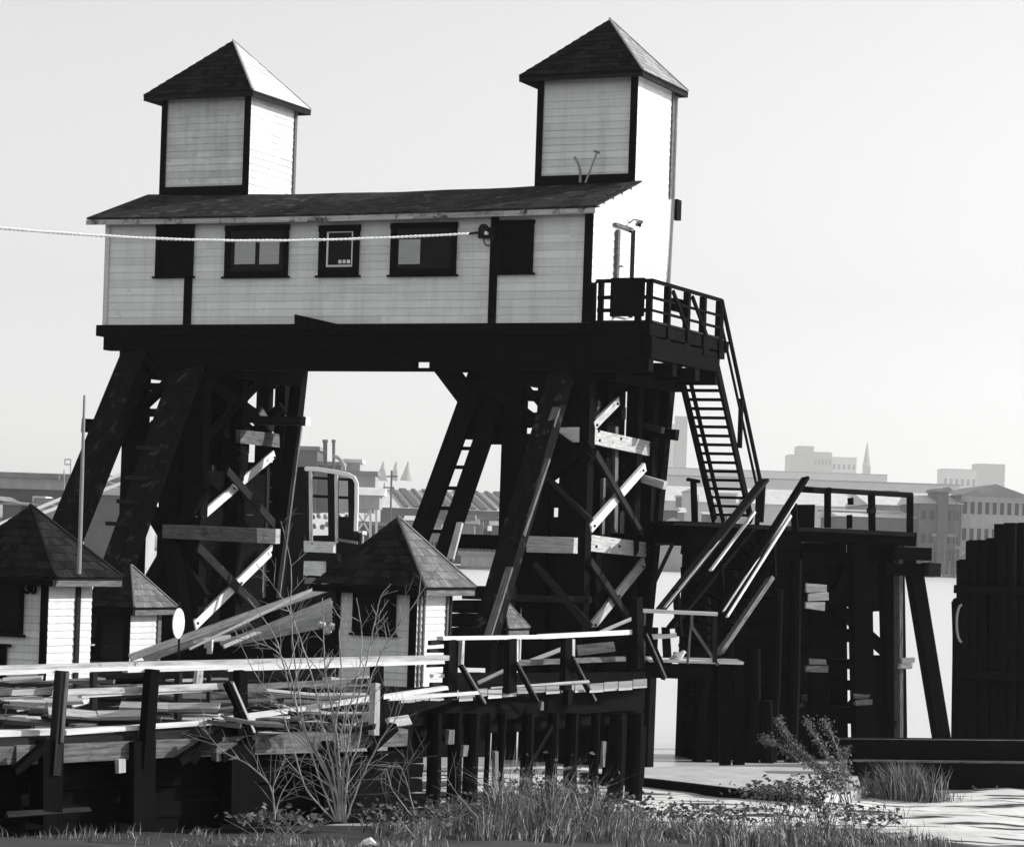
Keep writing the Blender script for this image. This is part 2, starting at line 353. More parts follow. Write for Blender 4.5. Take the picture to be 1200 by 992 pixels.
# corner boards
def vboard(root, name, m, x0, x1, z0, z1, y=-.05, t=.03):
    b = MB(); b.box(L(x0, y, z0), EX * (x1 - x0), EY * t, EZ * (z1 - z0)); return b.build(name, m, root)
f0 = FR(0)
def fx(u, v=300, d=0.): return loc(FR(d).at(u, v))[0]
def fz(u, v, d=0.): return FR(d).at(u, v).z
vboard(house, 'corner_board', TRIM, -.19, .03, ZB, ZE - .08, y=-.06)
vboard(house, 'corner_board', WHITET, X0 - .03, X0 + .1, ZB, ZE - .1, y=-.06)
vboard(house, 'trim_board', TRIM, fx(218), fx(227), ZB, ZE - .1, y=-.055)
vboard(house, 'trim_board', TRIM, fx(575), fx(584), ZB, ZE - .1, y=-.055)
# windows of the long front
def frame_part(root, name, u0, v0, u1, v1, mframe, mpane, panes, fw=.1, label=None, sill=True):
    xa, xb = fx(u0, v1), fx(u1, v1); za, zb_ = fz((u0 + u1) / 2, v1), fz((u0 + u1) / 2, v0)
    b = MB(); y = -.085; t = .055
    b.box(L(xa, y, za), EX * (xb - xa), EY * t, EZ * fw); b.box(L(xa - .02, y, zb_ - fw), EX * (xb - xa + .04), EY * t, EZ * fw)
    b.box(L(xa, y, za + fw), EX * fw, EY * t, EZ * (zb_ - za - 2 * fw)); b.box(L(xb - fw, y, za + fw), EX * fw, EY * t, EZ * (zb_ - za - 2 * fw))
    if sill: b.box(L(xa - .06, y - .04, za - .05), EX * (xb - xa + .12), EY * (t + .04), EZ * .048)
    o = b.build(name, mframe, root)
    if label: o['label'] = label
    g = MB(); g.box(L(xa + fw + .002, -.05, za + fw + .002), EX * (xb - xa - 2 * fw - .004), EY * .015, EZ * (zb_ - za - 2 * fw - .004)); g.build('pane', mpane, o)
    return o, xa, xb, za, zb_
w1, xa, xb, za, zb_ = frame_part(house, 'shutter', 183, 263, 227, 324, TRIM, TRIM, 0, label='black closed shutter near the left end')
w2, xa, xb, za, zb_ = frame_part(house, 'window', 264, 264, 338, 324, TRIM, GLASS, 2, fw=.14, label='window with two pale blinds')
def blind(w, u0, v0, u1, v1, m=BLIND):
    b = MB(); x0, x1 = fx(u0, v1), fx(u1, v1); b.box(L(x0, -.062, fz(u0, v1)), EX * (x1 - x0), EY * .008, EZ * (fz(u0, v0) - fz(u0, v1))); return b.build('blind', m, w)
blind(w2, 276, 281, 300, 310); blind(w2, 305, 281, 328, 310)
w3, xa, xb, za, zb_ = frame_part(house, 'window', 374, 264, 421, 323, TRIM, GLASS, 1, fw=.17, label='small window with a pale inner sash')
b = MB(); x0, x1, z0, z1 = fx(384, 300), fx(415, 300), fz(400, 313), fz(400, 271)
b.box(L(x0, -.075, z0), EX * (x1 - x0), EY * .02, EZ * .05); b.box(L(x0, -.075, z1 - .04), EX * (x1 - x0), EY * .02, EZ * .04)
b.box(L(x0, -.075, z0 + .052), EX * .045, EY * .02, EZ * (z1 - z0 - .096)); b.box(L(x1 - .045, -.075, z0 + .052), EX * .045, EY * .02, EZ * (z1 - z0 - .096))
b.build('sash', WHITET, w3)
b = MB()
for k in range(3):
    x = fx(398 + 5 * k, 306); b.box(L(x, -.07, fz(400, 309)), EX * .085, EY * .014, EZ * .09)
b.build('sill_jars', WHITEM, w3)
w4, xa, xb, za, zb_ = frame_part(house, 'window', 458, 261, 535, 322, TRIM, GLASS, 2, fw=.15, label='wide dark window with one pale pane')
blind(w4, 468, 281, 493, 310)
w5, xa, xb, za, zb_ = frame_part(house, 'shutter', 583, 258, 625, 320, TRIM, TRIM, 0, label='black closed shutter near the right end')
# door and lamp of the end wall
s0 = SD(0)
def sy(u, v): return loc(s0.at(u, v))[1]
def sbox(root, name, m, u0, v0, u1, v1, x0, t):
    p = s0.at((u0 + u1) / 2, v1); q = s0.at((u0 + u1) / 2, v0); ya, yb = sy(u0, v1), sy(u1, v1)
    b = MB(); b.box(L(x0, ya, p.z), EX * t, EY * (yb - ya), EZ * (q.z - p.z)); return b.build(name, m, root)
dr = sbox(house, 'door', WHITET, 720, 270, 733, 372, .03, .05)
sbox(dr, 'door_frame', TRIM, 733, 268, 737, 372, .025, .075)
sbox(dr, 'lintel', GREYW, 718, 264, 738, 268, .025, .08)
sbox(dr, 'frame_board', GREYW, 717, 268.5, 719.5, 372, .025, .08)
b = MB(); p = s0.at(722, 312); b.tube([p + EX * .08, p + EX * .14, p + EX * .14 + EY * .1], .02); b.build('handle', BLACKM, dr)
b = MB(); p = s0.at(737, 262); b.tube([p, p + EX * .12 + EZ * .1, p + EX * .22 + EY * .02 + EZ * .08, p + EX * .28 + EZ * .0], [.02, .02, .03, .12], 10); lp = b.build('wall_lamp', METAL, house)
b = MB(); q = p + EX * .285 - EZ * .02; b.tube([q, q + EX * .02 - EZ * .07], [.05, .03], 8); b.build('bulb', GLASS, lp)
sbox(house, 'junction_box', TRIM, 786, 234, 791, 258, .03, .14)
# downpipe on the far corner of the end wall
b = MB(); pts = [s0.at(790.5, 113) + EX * .06, s0.at(786.5, 235) + EX * .06, s0.at(779, 372) + EX * .06]; b.tube(pts, .045, 8); b.build('downpipe', METAL, house)
# ---- rooftop towers (parts of the house)
def tower(xa, xb, ztop, zapex, rightroof, seedw, label):
    t = MB(); zb0 = ZR - .05
    ya, yb = D1 - .002, D2 + .02
    for (a, bb, n) in ((L(xa, ya, 0), L(xb, ya, 0), -EY), (L(xb, ya, 0), L(xb, yb, 0), EX), (L(xb, yb, 0), L(xa, yb, 0), EY), (L(xa, yb, 0), L(xa, ya, 0), -EX)):
        boards(t, a, bb, zb0, ztop, n, .185)
    t.box(L(xa + .02, ya + .02, zb0 - .5), EX * (xb - xa - .04), EY * (yb - ya - .04), EZ * (ztop - zb0 + .5))
    o = t.build('rooftop_tower', seedw, house); o['label'] = label
    ohx = .42; e = [L(xa - ohx, ya - ohx, ztop - .05), L(xb + ohx - .12, ya - ohx, ztop - .05), L(xb + ohx - .12, yb + ohx - .1, ztop - .05), L(xa - ohx, yb + ohx - .1, ztop - .05)]
    ap = L((xa + xb) / 2, (ya + yb) / 2, zapex)
    r = MB()
    for i in (0, 2, 3): courses(r, e[i], e[(i + 1) % 4], ap, ap, 12, .24)
    # deck under the shingles
    r.prism([p_ - EZ * .05 for p_ in e], EZ * .04)
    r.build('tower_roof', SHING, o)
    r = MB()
    courses(r, e[1], e[2], ap, ap, 9 if rightroof is PALEROOF else 12, 2.5 if rightroof is PALEROOF else .24)  # right slope only: sunlight painted in as a lighter roof colour
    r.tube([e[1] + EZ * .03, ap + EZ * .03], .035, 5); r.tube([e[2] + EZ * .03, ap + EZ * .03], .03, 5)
    r.build('sunlit_slope', rightroof, o)
    r = MB()
    for i in range(4):
        a, c = e[i], e[(i + 1) % 4]; n = (c - a).cross(EZ).normalized(); r.beam(a - EZ * .09 - n * .03, c - EZ * .09 - n * .03, .13, .03, n)
    r.build('fascia', DARK, o)
    cb = MB()
    cb.box(L(xa - .045, ya - .06, zb0), EX * .17, EY * .03, EZ * (ztop - zb0 - .02)); cb.build('corner_board', TRIM, o); cb = MB(); cb.box(L(xb - .15, ya - .06, zb0), EX * .19, EY * .03, EZ * (ztop - zb0 - .02))
    cb.build('corner_board', TRIM, o)
    cb = MB(); cb.box(L(xb + .032, yb - .12, zb0), EX * .025, EY * .12, EZ * (ztop - zb0 - .02)); cb.build('corner_board', GREYW, o)
    cb = MB(); cb.box(L(xa, ya - .07, zb0 + .0), EX * (xb - xa), EY * .03, EZ * .32); cb.build('flashing', TRIM, o)
    return o
PLASTER = mat('patchy_grey_boarding', .76, .22, rough=.85, island=.12, scale=(1.2, 3), spots=.42, spotc=.55, streak=.28)
tl = tower(-13.94, -11.22, 17.28, 18.95, PALEROOF, PLASTER, 'left tower with its boarded right roof slope coloured pale as sunlit')
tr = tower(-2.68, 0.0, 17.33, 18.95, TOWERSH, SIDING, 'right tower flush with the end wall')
# bent pipes against the right tower
b = MB(); q = lambda u, v: FR(D1 - .25).at(u, v)
b.tube([q(680, 214), q(680, 200), q(677, 190), q(673, 184)], .035, 6); b.tube([q(686, 214), q(693, 196), q(700, 178)], .025, 6); b.tube([q(696, 177), q(703, 179)], .03, 6)
b.build('vent_pipe', METAL, house)

# rope and bracket across the front
br = thing('cable_bracket', FR(-.1).at(568, 272), 'black iron cable bracket fixed to the trim board beside the right shutter', 'bracket')
fb_ = FR(-.2); b = MB(); b.tube([fb_.at(549, 274), fb_.at(578, 270)], .03, 6); b.box(fb_.at(560, 279), EX * .42, EY * .12, EZ * .26); b.build('arm', BLACKM, br)
b = MB(); c = FR(-.26).at(567, 268); b.tube([c - EY * .05, c + EY * .05], .12, 14); b.build('pulley', BLACKM, br)
b = MB(); pts = [FR(-.24).at(572 + 5 * math.cos(a), 281 + 7 * math.sin(a)) for a in [i * math.pi / 8 for i in range(17)]]; b.tube(pts, .018, 5); b.build('loop', BLACKM, br)
b = MB(); c = FR(-.3).at(571, 273.5); b.tube([c, c - EY * .08], [.04, .05], 8); b.build('insulator', WHITEM, br)
b = MB(); pts = []
for i in range(60):
    k = i / 59; u = -60 + (549 + 60) * k; v = 262 + k * 12 + 18 * math.sin(k * math.pi) * .75; pts.append(P(u, v, 57 + 6.8 * k))
for s_ in (0, 1):
    tw = []
    for i, p in enumerate(pts): tw.append(p)
m_ = 500; pp = []
for h in (0, math.pi):
    q_ = []
    for i in range(m_):
        f = i / (m_ - 1) * 59; a = int(min(58, f)); p = pts[a].lerp(pts[a + 1], f - a); t = i * .75 + h
        q_.append(p + (EZ * math.cos(t) + EY * math.sin(t)) * (.018 + .004 * math.sin(i * .13)))
    b.tube(q_, .019, 5)
solo(b, 'rope', ROPE, tuple(pts[-1]), 'pale twisted rope slung across the front of the raised house', 'rope', smooth=True)

# ================================================================== PLATFORM UNDER THE HOUSE
plat = thing('timber_platform', L(X0 / 2, D2 / 2, ZB - 1.2), 'black beamed platform carrying the raised white house', 'platform')
b = MB()
for k in range(9):      # deck boards along the house
    b.box(L(X0 - .18, -.12 + k * .62, ZB - .30), EX * (1.72 - X0 + .1), EY * .61, EZ * .29)
b.build('deck', CREO, plat)
zt1 = ZB - .305
for y in (.0, .9, 2.2, 3.5, 4.6):
    b = MB(); gh = .36 if y < 2 else .2; b.box(L(X0 - .0 + .02 * y, y - .02, zt1 - gh), EX * (1.62 - X0), EY * .38, EZ * (gh - .005)); b.build('girder', CREO, plat)
xa_, xb_ = fx(482, 427, .08), fx(503, 427, .08)
for x_a, x_b, z_a, z_b in ((X0 + .45, xa_, -.87, -.365), (xb_, 1.2, -.87, -.365), (xa_ + .002, xb_ - .002, -.87, -.80), (xa_ + .002, xb_ - .002, -.63, -.365)):
    b = MB(); b.box(L(x_a, .08, zt1 + z_a), EX * (x_b - x_a), EY * .42, EZ * (z_b - z_a)); b.build('lower_girder', CREO, plat)
# filler blocks leaving one small slot above the opening
mem(plat, 'blocking', CREO, FR(-.02), 518, 412, 690, 412, 48, .2)
mem(plat, 'knee_brace', CREO, FR(.1), 514, 425, 545, 466, 22, .3)
b = MB(); pts = [FR(-.2).at(345, 368), FR(-.2).at(345, 386), FR(-.2).at(412, 386), FR(-.2).at(398, 380)]; b.prism(pts, EY * .07); b.build('tilted_plank', CREO, plat)
for u in (150, 215, 262, 560, 640, 700):
    b = MB(); x = fx(u, 400); b.box(L(x, .51, zt1 - 1.05), EX * .35, EY * (3.1 if u == 262 else 4.5), EZ * .44); b.build('cap_beam', CREO, plat)

# ================================================================== TRESTLES
def zpost(root, m, u, w, vtop, d, zbot=-.3, t=.36, name='post'):
    """vertical post in the front plane at depth d, its bottom in the ground"""
    p = FR(d).at(u, vtop); q = V((p.x, p.y, zbot)); b = MB(); CNT[0] += 1; o = EY * (t / 2 + (CNT[0] * .0137) % .07)
    b.beam(p + o, q + o, wpx(p, EX, w), t, EY, .012); return b.build(name, m, root)
TL = thing('timber_trestle', L(-12.2, 2.4, 0), 'left black timber trestle with a laddered raking leg under the house', 'trestle', 'trestles carrying the house')
f_ = FR(0.02)
XS = -10.92
# front bent
for u, w in ((157, 23), (203, 22), (228, 24)): zpost(TL, CREO, u, w, 408, .05)
for v in (428, 452, 560, 700, 745): mem(TL, 'crossbeam', CREO, FR(.0), 147, v, 238, v + 2, 16 if v != 452 else 9, .2)
mem(TL, 'brace', CREO, FR(-.1), 165, 419, 196, 446, 9); mem(TL, 'brace', CREO, FR(-.12), 196, 444, 160, 478, 9); mem(TL, 'brace', CREO, FR(-.1), 160, 483, 215, 483, 9)
mem(TL, 'brace', CREO, SD(XS + .0), 236, 440, 322, 500, 12, .1); mem(TL, 'brace', CREO, SD(XS - .1), 236, 520, 322, 430, 12, .1)
mem(TL, 'brace', CREO, FR(-.1), 150, 560, 235, 700, 13); mem(TL, 'brace', CREO, FR(-.15), 235, 570, 150, 720, 13)
mem(TL, 'brace', CREO, FR(.3), 168, 505, 215, 545, 30)
# inner boarding and later bents
def sideboards(root, x, y0, y1, z0, z1, m=CREO, name='boarding', gaps=()):
    b = MB(); z = z0
    while z < z1:
        h = min(.42, z1 - z)
        if z > 5.5 and random.random() < .3:
            yc = y0 + random.uniform(.2, .7) * (y1 - y0); b.box(L(x, y0, z), EX * .1, EY * (yc - y0 - .14), EZ * (h - .006)); b.box(L(x, yc + .14, z), EX * .1, EY * (y1 - yc - .14), EZ * (h - .006)); z += h; continue
        b.box(L(x, y0 + random.uniform(0, .12), z), EX * .1, EY * (y1 - y0 - random.uniform(0, .2)), EZ * (h - .006)); z += h
    return b.build(name, m, root)
XS = -10.92
sideboards(TL, XS - .85, .45, 3.9, 0, 9.45)
sideboards(TL, XS - .45, .45, 4.3, 0, 7.0)
b = MB(); z = .1
while z < 9.4:
    if z < 6 or random.random() > .4: b.box(L(-13.2, 2.6, z), EX * 1.6, EY * .12, EZ * .38)
    z += .386
b.build('boarding', CREO, TL)
b = MB(); z = .1
while z < 6.9:
    b.box(L(-13.5, 4.6, z), EX * (13.5 + XS), EY * .12, EZ * .38); z += .386
b.build('boarding', CREO, TL)
for d in (2.35, 4.7):
    for x in (-13.3, -12.5, -11.7, XS - .2):
        b = MB(); b.beam(L(x, d, 9.5), L(x, d, -.4), .34, .34, EY, .012); b.build('post', CREO, TL)
    for z in (8.6, 7.2, 5.5, 3.6): b = MB(); b.beam(L(-13.4, d + .02, z), L(XS, d + .02, z), .3, .25, EY); b.build('crossbeam', CREO, TL)
    b = MB(); b.beam(L(-13.3, d - .2, 9.2), L(XS, d - .2, 7.4), .25, .15, EY); b.build('brace', CREO, TL)
    b = MB(); b.beam(L(-13.3, d - .37, 6.9), L(XS, d - .37, 8.9), .25, .15, EY); b.build('brace', CREO, TL)
# side frame that catches the sun
sp = SD(XS)
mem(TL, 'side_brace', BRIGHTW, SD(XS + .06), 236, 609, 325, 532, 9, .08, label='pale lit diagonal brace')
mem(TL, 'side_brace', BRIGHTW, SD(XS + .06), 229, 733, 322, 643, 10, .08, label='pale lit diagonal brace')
mem(TL, 'side_brace', DARK, SD(XS + .2), 268, 551, 325, 616, 9, .08)
mem(TL, 'side_brace', DARK, SD(XS + .2), 234, 641, 305, 712, 10, .08)
mem(TL, 'side_brace', GREYW, SD(XS + .1), 307, 480, 322, 503, 8, .08)
mem(TL, 'side_beam', GREYW, SD(XS + .12), 284, 511, 330, 516, 16, .14)
for u, v0, v1, w in ((235, 566, 612, 6), (253, 545, 607, 4), (276, 560, 617, 8), (316, 545, 620, 5), (232, 655, 733, 7), (272, 648, 735, 6), (313, 655, 700, 6), (283, 660, 735, 5)):
    mem(TL, 'stud', GREYW if w > 5 else DARK, SD(XS - .3), u, v0, u - 2, v1, w * .8, .1)
mem(TL, 'crossbeam', GREYW, FR(-.35), 190, 622, 300, 627, 17, .25); mem(TL, 'crossbeam', PALEW, FR(-.36), 300.6, 627, 322, 628, 17, .25, label='end of the crossbeam coloured pale as sunlit')  # right end of the beam painted pale to stand for sun on it
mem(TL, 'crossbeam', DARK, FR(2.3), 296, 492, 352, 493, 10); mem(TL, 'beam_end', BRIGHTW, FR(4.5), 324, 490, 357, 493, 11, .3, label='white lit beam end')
def bolts(root, m_, pl_, spots):
    for u, v in spots:
        p = pl_.at(u, v); n = -pl_.n; b = MB(); b.tube([p - n * .02, p + n * .02], .035, 7); b.build('bolt', BLACKM, root)
bolts(TL, BLACKM, SD(XS + .13), ((238, 606), (322, 536), (232, 730), (319, 647), (275, 572), (283, 683)))
# raking legs
n_ = V((.3, .95, 0)).normalized()
rake(TL, 'raking_leg', TARRED, (162, 418, 69.6), (72, 640, 66), 30, .5)
mem(TL, 'crossbeam', CREO, FR(-.9), 94, 498, 150, 502, 16, .3)
rake(TL, 'raking_leg', TARRED, (221, 428, 69), (108, 752, 62), 41, .14)
for v, u0, u1 in ((524, 160, 206), (559, 147, 193), (587, 137, 181), (613, 124, 168)):
    Y = 69 - 7 * (v - 425) / 345 - .35; b = MB(); b.beam(P(u0, v, Y), P(u1, v + 2, Y - .1), .1, .1, EY); b.build('cleat', DARK, TL)
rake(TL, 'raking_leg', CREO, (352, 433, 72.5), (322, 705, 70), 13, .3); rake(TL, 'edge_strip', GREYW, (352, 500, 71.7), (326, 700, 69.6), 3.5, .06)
rake(TL, 'raking_leg', CREO, (200, 640, 66), (222, 770, 62), 16, .3)

TR = thing('timber_trestle', L(-1.0, 2.4, 0), 'right black timber trestle with pale X braces on its sunlit side', 'trestle', 'trestles carrying the house')
mem(TR, 'post', CREO, FR(.05), 578, 405, 574, 520, 30, .36)
for u, w in ((602, 22), (639, 17), (677, 33)): zpost(TR, CREO, u, w, 405, .05)
# cribbing between the posts; small gaps stay open
def crib(root, u0, u1, gaps, v0=436, v1=900, d=.1):
    v = v0
    for a, c in list(gaps) + [(v1, v1)]:
        while v < a - 1:
            h = min(19, a - v); b = MB(); seg(b, FR(d), u0 - 3, v + h / 2, u1 + 3, v + h / 2 + random.uniform(-1, 1), h + .6, .25, .01); b.build('crib_beam', CREO, root); v += h
        v = c
crib(TR, 613, 630, ((438, 447), (449, 457), (469, 483), (500, 508)))
crib(TR, 648, 660, ((470, 483), (555, 566), (594, 606)))
mem(TR, 'brace', CREO, FR(-.1), 609, 448, 634, 478, 5); mem(TR, 'brace', CREO, FR(-.1), 645, 495, 664, 462, 4)
mem(TR, 'brace', CREO, FR(-.1), 560, 445, 690, 540, 11); mem(TR, 'brace', CREO, FR(-.14), 690, 520, 590, 600, 11)
sideboards(TR, -.85, .45, 4.2, 0, 9.0); 
b = MB(); z = .1
while z < 7.9:
    b.box(L(-2.2, 4.35, z), EX * 1.75, EY * .12, EZ * .38); z += .386
b.build('boarding', CREO, TR)
sideboards(TR, -.36, .5, 4.4, 0, 5.6)
for d, xsx in ((2.35, (-.55,)), (4.5, (-1.1, -.15))):
    for x in xsx:
        b = MB(); b.beam(L(x, d, 9.5), L(x, d, -.4), .42, .36, EY, .012); b.build('post', CREO, TR)
zpost(TR, CREO, 742, 14, 440, 3.4); zpost(TR, CREO, 757, 13, 440, 4.5)
b = MB(); b.beam(L(-2.1, 2.4, 8.7), L(0, 2.4, 8.7), .3, .3, EY); b.build('crossbeam', CREO, TR)
# sunlit side frame
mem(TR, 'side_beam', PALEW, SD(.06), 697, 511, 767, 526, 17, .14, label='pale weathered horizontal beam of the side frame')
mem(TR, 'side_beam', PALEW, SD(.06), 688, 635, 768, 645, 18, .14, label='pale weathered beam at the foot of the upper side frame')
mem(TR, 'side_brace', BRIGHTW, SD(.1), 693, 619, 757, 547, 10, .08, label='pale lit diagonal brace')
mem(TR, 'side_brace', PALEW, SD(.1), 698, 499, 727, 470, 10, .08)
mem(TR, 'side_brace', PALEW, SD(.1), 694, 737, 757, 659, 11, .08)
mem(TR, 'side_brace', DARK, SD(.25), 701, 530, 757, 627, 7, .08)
mem(TR, 'side_brace', DARK, SD(.25), 696, 657, 740, 722, 9, .08)
for u, v0, v1, w, m_ in ((691, 545, 620, 6, DARK), (727, 500, 624, 4, GREYW), (709, 560, 626, 3, GREYW), (686, 590, 625, 4, GREYW), (732, 600, 625, 6, DARK), (686, 660, 735, 5, DARK)):
    mem(TR, 'stud', m_, SD(-.2), u, v0, u - 1, v1, w, .08)
mem(TR, 'beam_end', CREO, FR(3.9), 762, 506, 790, 509, 12, .3); mem(TR, 'beam_end', PALEW, FR(3.7), 750, 560, 776, 568, 9, .25)
mem(TR, 'beam_end', DARK, FR(3.5), 755, 499, 775, 504, 7, .25); mem(TR, 'block', BRIGHTW, FR(.0), 655, 509, 678, 509, 17, .1, label='small bright block between the posts')
mem(TR, 'thin_brace', DARK, FR(3.2), 768, 637, 788, 637, 3, .06); mem(TR, 'thin_brace', DARK, FR(3.2), 787, 638, 762, 690, 4, .06)
bolts(TR, BLACKM, SD(.16), ((702, 505), (703, 516), (728, 514), (762, 521), (692, 632), (699, 640), (726, 640), (760, 641), (697, 616), (754, 551), (700, 498), (724, 473), (698, 732), (754, 664), (725, 583), (726, 698)))
mem(TR, 'stud', GREYW, SD(-.15), 706, 470, 700, 500, 4, .06); mem(TR, 'stud', DARK, SD(-.1), 748, 545, 745, 625, 5, .08); mem(TR, 'brace', DARK, FR(-.2), 640, 560, 690, 610, 6, .1); mem(TR, 'brace', DARK, FR(-.2), 625, 660, 690, 735, 8, .1); mem(TR, 'crossbeam', DARK, FR(-.2), 600, 700, 690, 702, 8, .15)
# raking legs
rake(TR, 'raking_leg', CREO, (564, 428, 65.8), (484, 650, 63.5), 22, .12); rake(TR, 'raking_leg', CREO, (596, 428, 65.6), (518, 655, 63.3), 20, .12)
rake(TR, 'cover_board', CREO, (577, 428, 65.9), (551, 514, 65.0), 14, .1)
for v in (525, 547, 571.5, 595, 622, 645):
    u = 581 - (v - 428) * .350; Y = 65.9 - (v - 428) * .0103; b = MB(); b.beam(P(u - 12, v, Y), P(u + 12, v + .5, Y), .09, .1, EY); b.build('rung', CREO, TR)
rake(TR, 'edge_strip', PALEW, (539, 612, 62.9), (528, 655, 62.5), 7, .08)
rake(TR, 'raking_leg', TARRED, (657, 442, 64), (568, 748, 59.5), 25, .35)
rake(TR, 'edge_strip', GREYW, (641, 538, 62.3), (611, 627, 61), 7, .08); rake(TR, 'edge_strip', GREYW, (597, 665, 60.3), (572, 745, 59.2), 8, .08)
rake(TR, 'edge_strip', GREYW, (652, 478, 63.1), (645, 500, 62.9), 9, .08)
rake(TR, 'raking_leg', CREO, (782, 436, 68.8), (752, 745, 68), 17, .35)
mem(TR, 'crossbeam', CREO, FR(-.5), 525, 633, 616, 636, 17, .3); mem(TR, 'crossbeam', PALEW, FR(-.6), 616, 637, 671, 639, 19, .25, label='stretch of the crossbeam in front of the posts coloured pale as sunlit')  # pale wood here stands in for sunlight on this stretch
# foundations piles of the right trestle and low black cribwork
for u in range(618, 760, 17): zpost(TR, CREO, u, 19 if u > 700 else 12, 735, .6 if (u // 17) % 2 else .2, -.5, .4, 'pile')
b = MB()
for z in [i * .4 for i in range(4, 14)]: b.box(L(-1.9, 1.2, z), EX * 1.8, EY * .3, EZ * .39)
b.build('boarding', CREO, TR)

# ================================================================== BALCONY AND STAIRS
bal = thing('balcony', L(.85, 2.4, ZB), 'railed black timber balcony outside the end door of the raised house', 'balcony')
b = MB()
for k in range(30): b.box(L(.06, -.1 + k * .163, ZB - .005), EX * 1.62, EY * .155, EZ * .05)
b.build('deck', DARK, bal)
b = MB()
for y in (-.1, 1.5, 3.1, 4.55): b.box(L(.02, y, ZB - 1.18), EX * 1.6, EY * .3, EZ * .32)
b.box(L(1.38, -.05, ZB - .86), EX * .28, EY * 4.8, EZ * .5); b.box(L(.1, -.12, ZB - .9), EX * 1.27, EY * .2, EZ * .6)
b.build('joists', CREO, bal)
ZH = 11.72
def railpost(x, y, w=.13, z1=ZH, z0=None): 
    b = MB(); b.beam(L(x, y, z1), L(x, y, z0 or ZB - .3), w, w, EY, .004); b.build('post', CREO, bal)
for x in (.32, .12, 1.58, 1.3): railpost(x, -.1, .14 if x > 1 else .12)
for y in (1.0, 2.35, 3.5, 4.68): railpost(1.62, y, .15)
for z in (ZH + .03, ZH - .37, ZH - .68):
    b = MB(); b.beam(L(.25 if z < ZH else .2, -.14, z), L(1.68, -.14, z), .09, .06, EY); b.build('rail', CREO, bal)
    b = MB(); b.beam(L(1.66, -.2, z), L(1.66, 4.75, z), .09 if z > ZH else .06, .06, EX); b.build('rail', CREO, bal)
b = MB(); b.beam(L(.2, -.13, ZH + .02), L(.06, -.05, ZH - .22), .05, .05, EY); b.beam(L(.06, -.05, ZH - .22), L(.06, -.05, ZB), .05, .05, EY); b.build('rail', GREYW, bal)
b = MB(); b.box(L(.6, -.2, ZB + .13), EX * .88, EY * .05, EZ * .93); b.build('notice_board', TRIM, bal)
for y in (1.15, 2.5): b = MB(); b.beam(L(1.7, y, ZH - .1), L(1.7, y + 1.1, ZB), .1, .06, EX); b.build('brace', CREO, bal)
b = MB(); b.box(L(1.3, 1.9, ZH - .48), EX * .2, EY * .7, EZ * .3); b.build('meter_box', TRIM, bal)

st = thing('staircase', L(1.1, 7.8, 6.1), 'steep open-tread black staircase descending from the balcony to the pier', 'staircase')
sa, sb_ = L(.58, 4.75, 9.95), L(.58, 7.75, 6.08)
for x in (.58, 1.62):
    b = MB(); b.beam(L(x, 4.6, 10.1), L(x, 7.72, 6.15), .26, .07, EX); b.build('stringer', CREO, st)
for i in range(17):
    k = (i + .5) / 17; p = L(.62, 4.7 + 3.0 * k, 10.0 - 3.85 * k); b = MB(); b.box(p, EX * .96, EY * .26, EZ * .07); b.build('tread', CREO, st)
b = MB(); b.beam(L(.84, 4.7, 9.85), L(.84, 7.7, 6.1), .14, .06, EX); b.build('stringer', CREO, st)
for x, top in ((1.68, 1),):
    b = MB(); b.beam(L(x, 4.7, ZH + .02), L(x, 8.25, 7.15), .11, .07, EX); b.build('handrail', CREO, st)
    b = MB(); b.beam(L(x, 4.7, ZH - .55), L(x, 8.2, 6.7), .07, .05, EX); b.build('handrail', CREO, st)
    for k in (.0, .52, 1.):
        y = 4.75 + 3.35 * k; z = ZH - 4.57 * k; b = MB(); b.beam(L(x - .02, y, z), L(x - .02, y, z - 1.3), .12, .1, EX); b.build('rail_post', CREO, st)
rake(st, 'handrail_end', DARK, (893, 562, 70.2), (890, 612, 70.2), 9, .1)

# ================================================================== PIER ON THE RIGHT
PD = math.radians(18); PP = Pl((4.5, 66.5), (math.cos(PD), math.sin(PD))); PN = PP.n
def PPd(d): return Pl(V((4.5, 66.5, 0)) + PN * d, PP.d)
pier = thing('timber_pier', P(900, 890, 68).xy.to_3d(), 'massive black timber pier with a railed deck at the foot of the staircase', 'pier')
mem(pier, 'deck', CREO, PPd(-.1), 803, 618, 1074, 632, 16, 5.2); mem(pier, 'deck_edge', DARK, PPd(-.3), 790, 612.5, 1073, 626, 4, 5.4)
mem(pier, 'cap_beam', CREO, PPd(-.2), 808, 630, 940, 637, 16, 4.8)
v = 634; k = 0
while v < 888:
    h = random.uniform(13, 17); u0 = 803 + random.uniform(0, 9) - (v - 640) * .0; u1 = 948 + random.uniform(-16, 12)
    g = 2.4 if k in (3, 8, 11, 14, 16) else .3
    if g > 2: u0 += 13
    mem(pier, 'crib_log', CREO, PPd(.1 + random.uniform(0, .15)), u0, v + h / 2, u1, v + h / 2 + 6, h - g, .45, rag=.03); v += h; k += 1
for i in range(9):
    b = MB(); u = 812 + i * 17; p = PPd(1.2).at(u, 640); b.beam(p, V((p.x, p.y, -.5)), .42, .42, PN, .02); b.build('pile', CREO, pier)
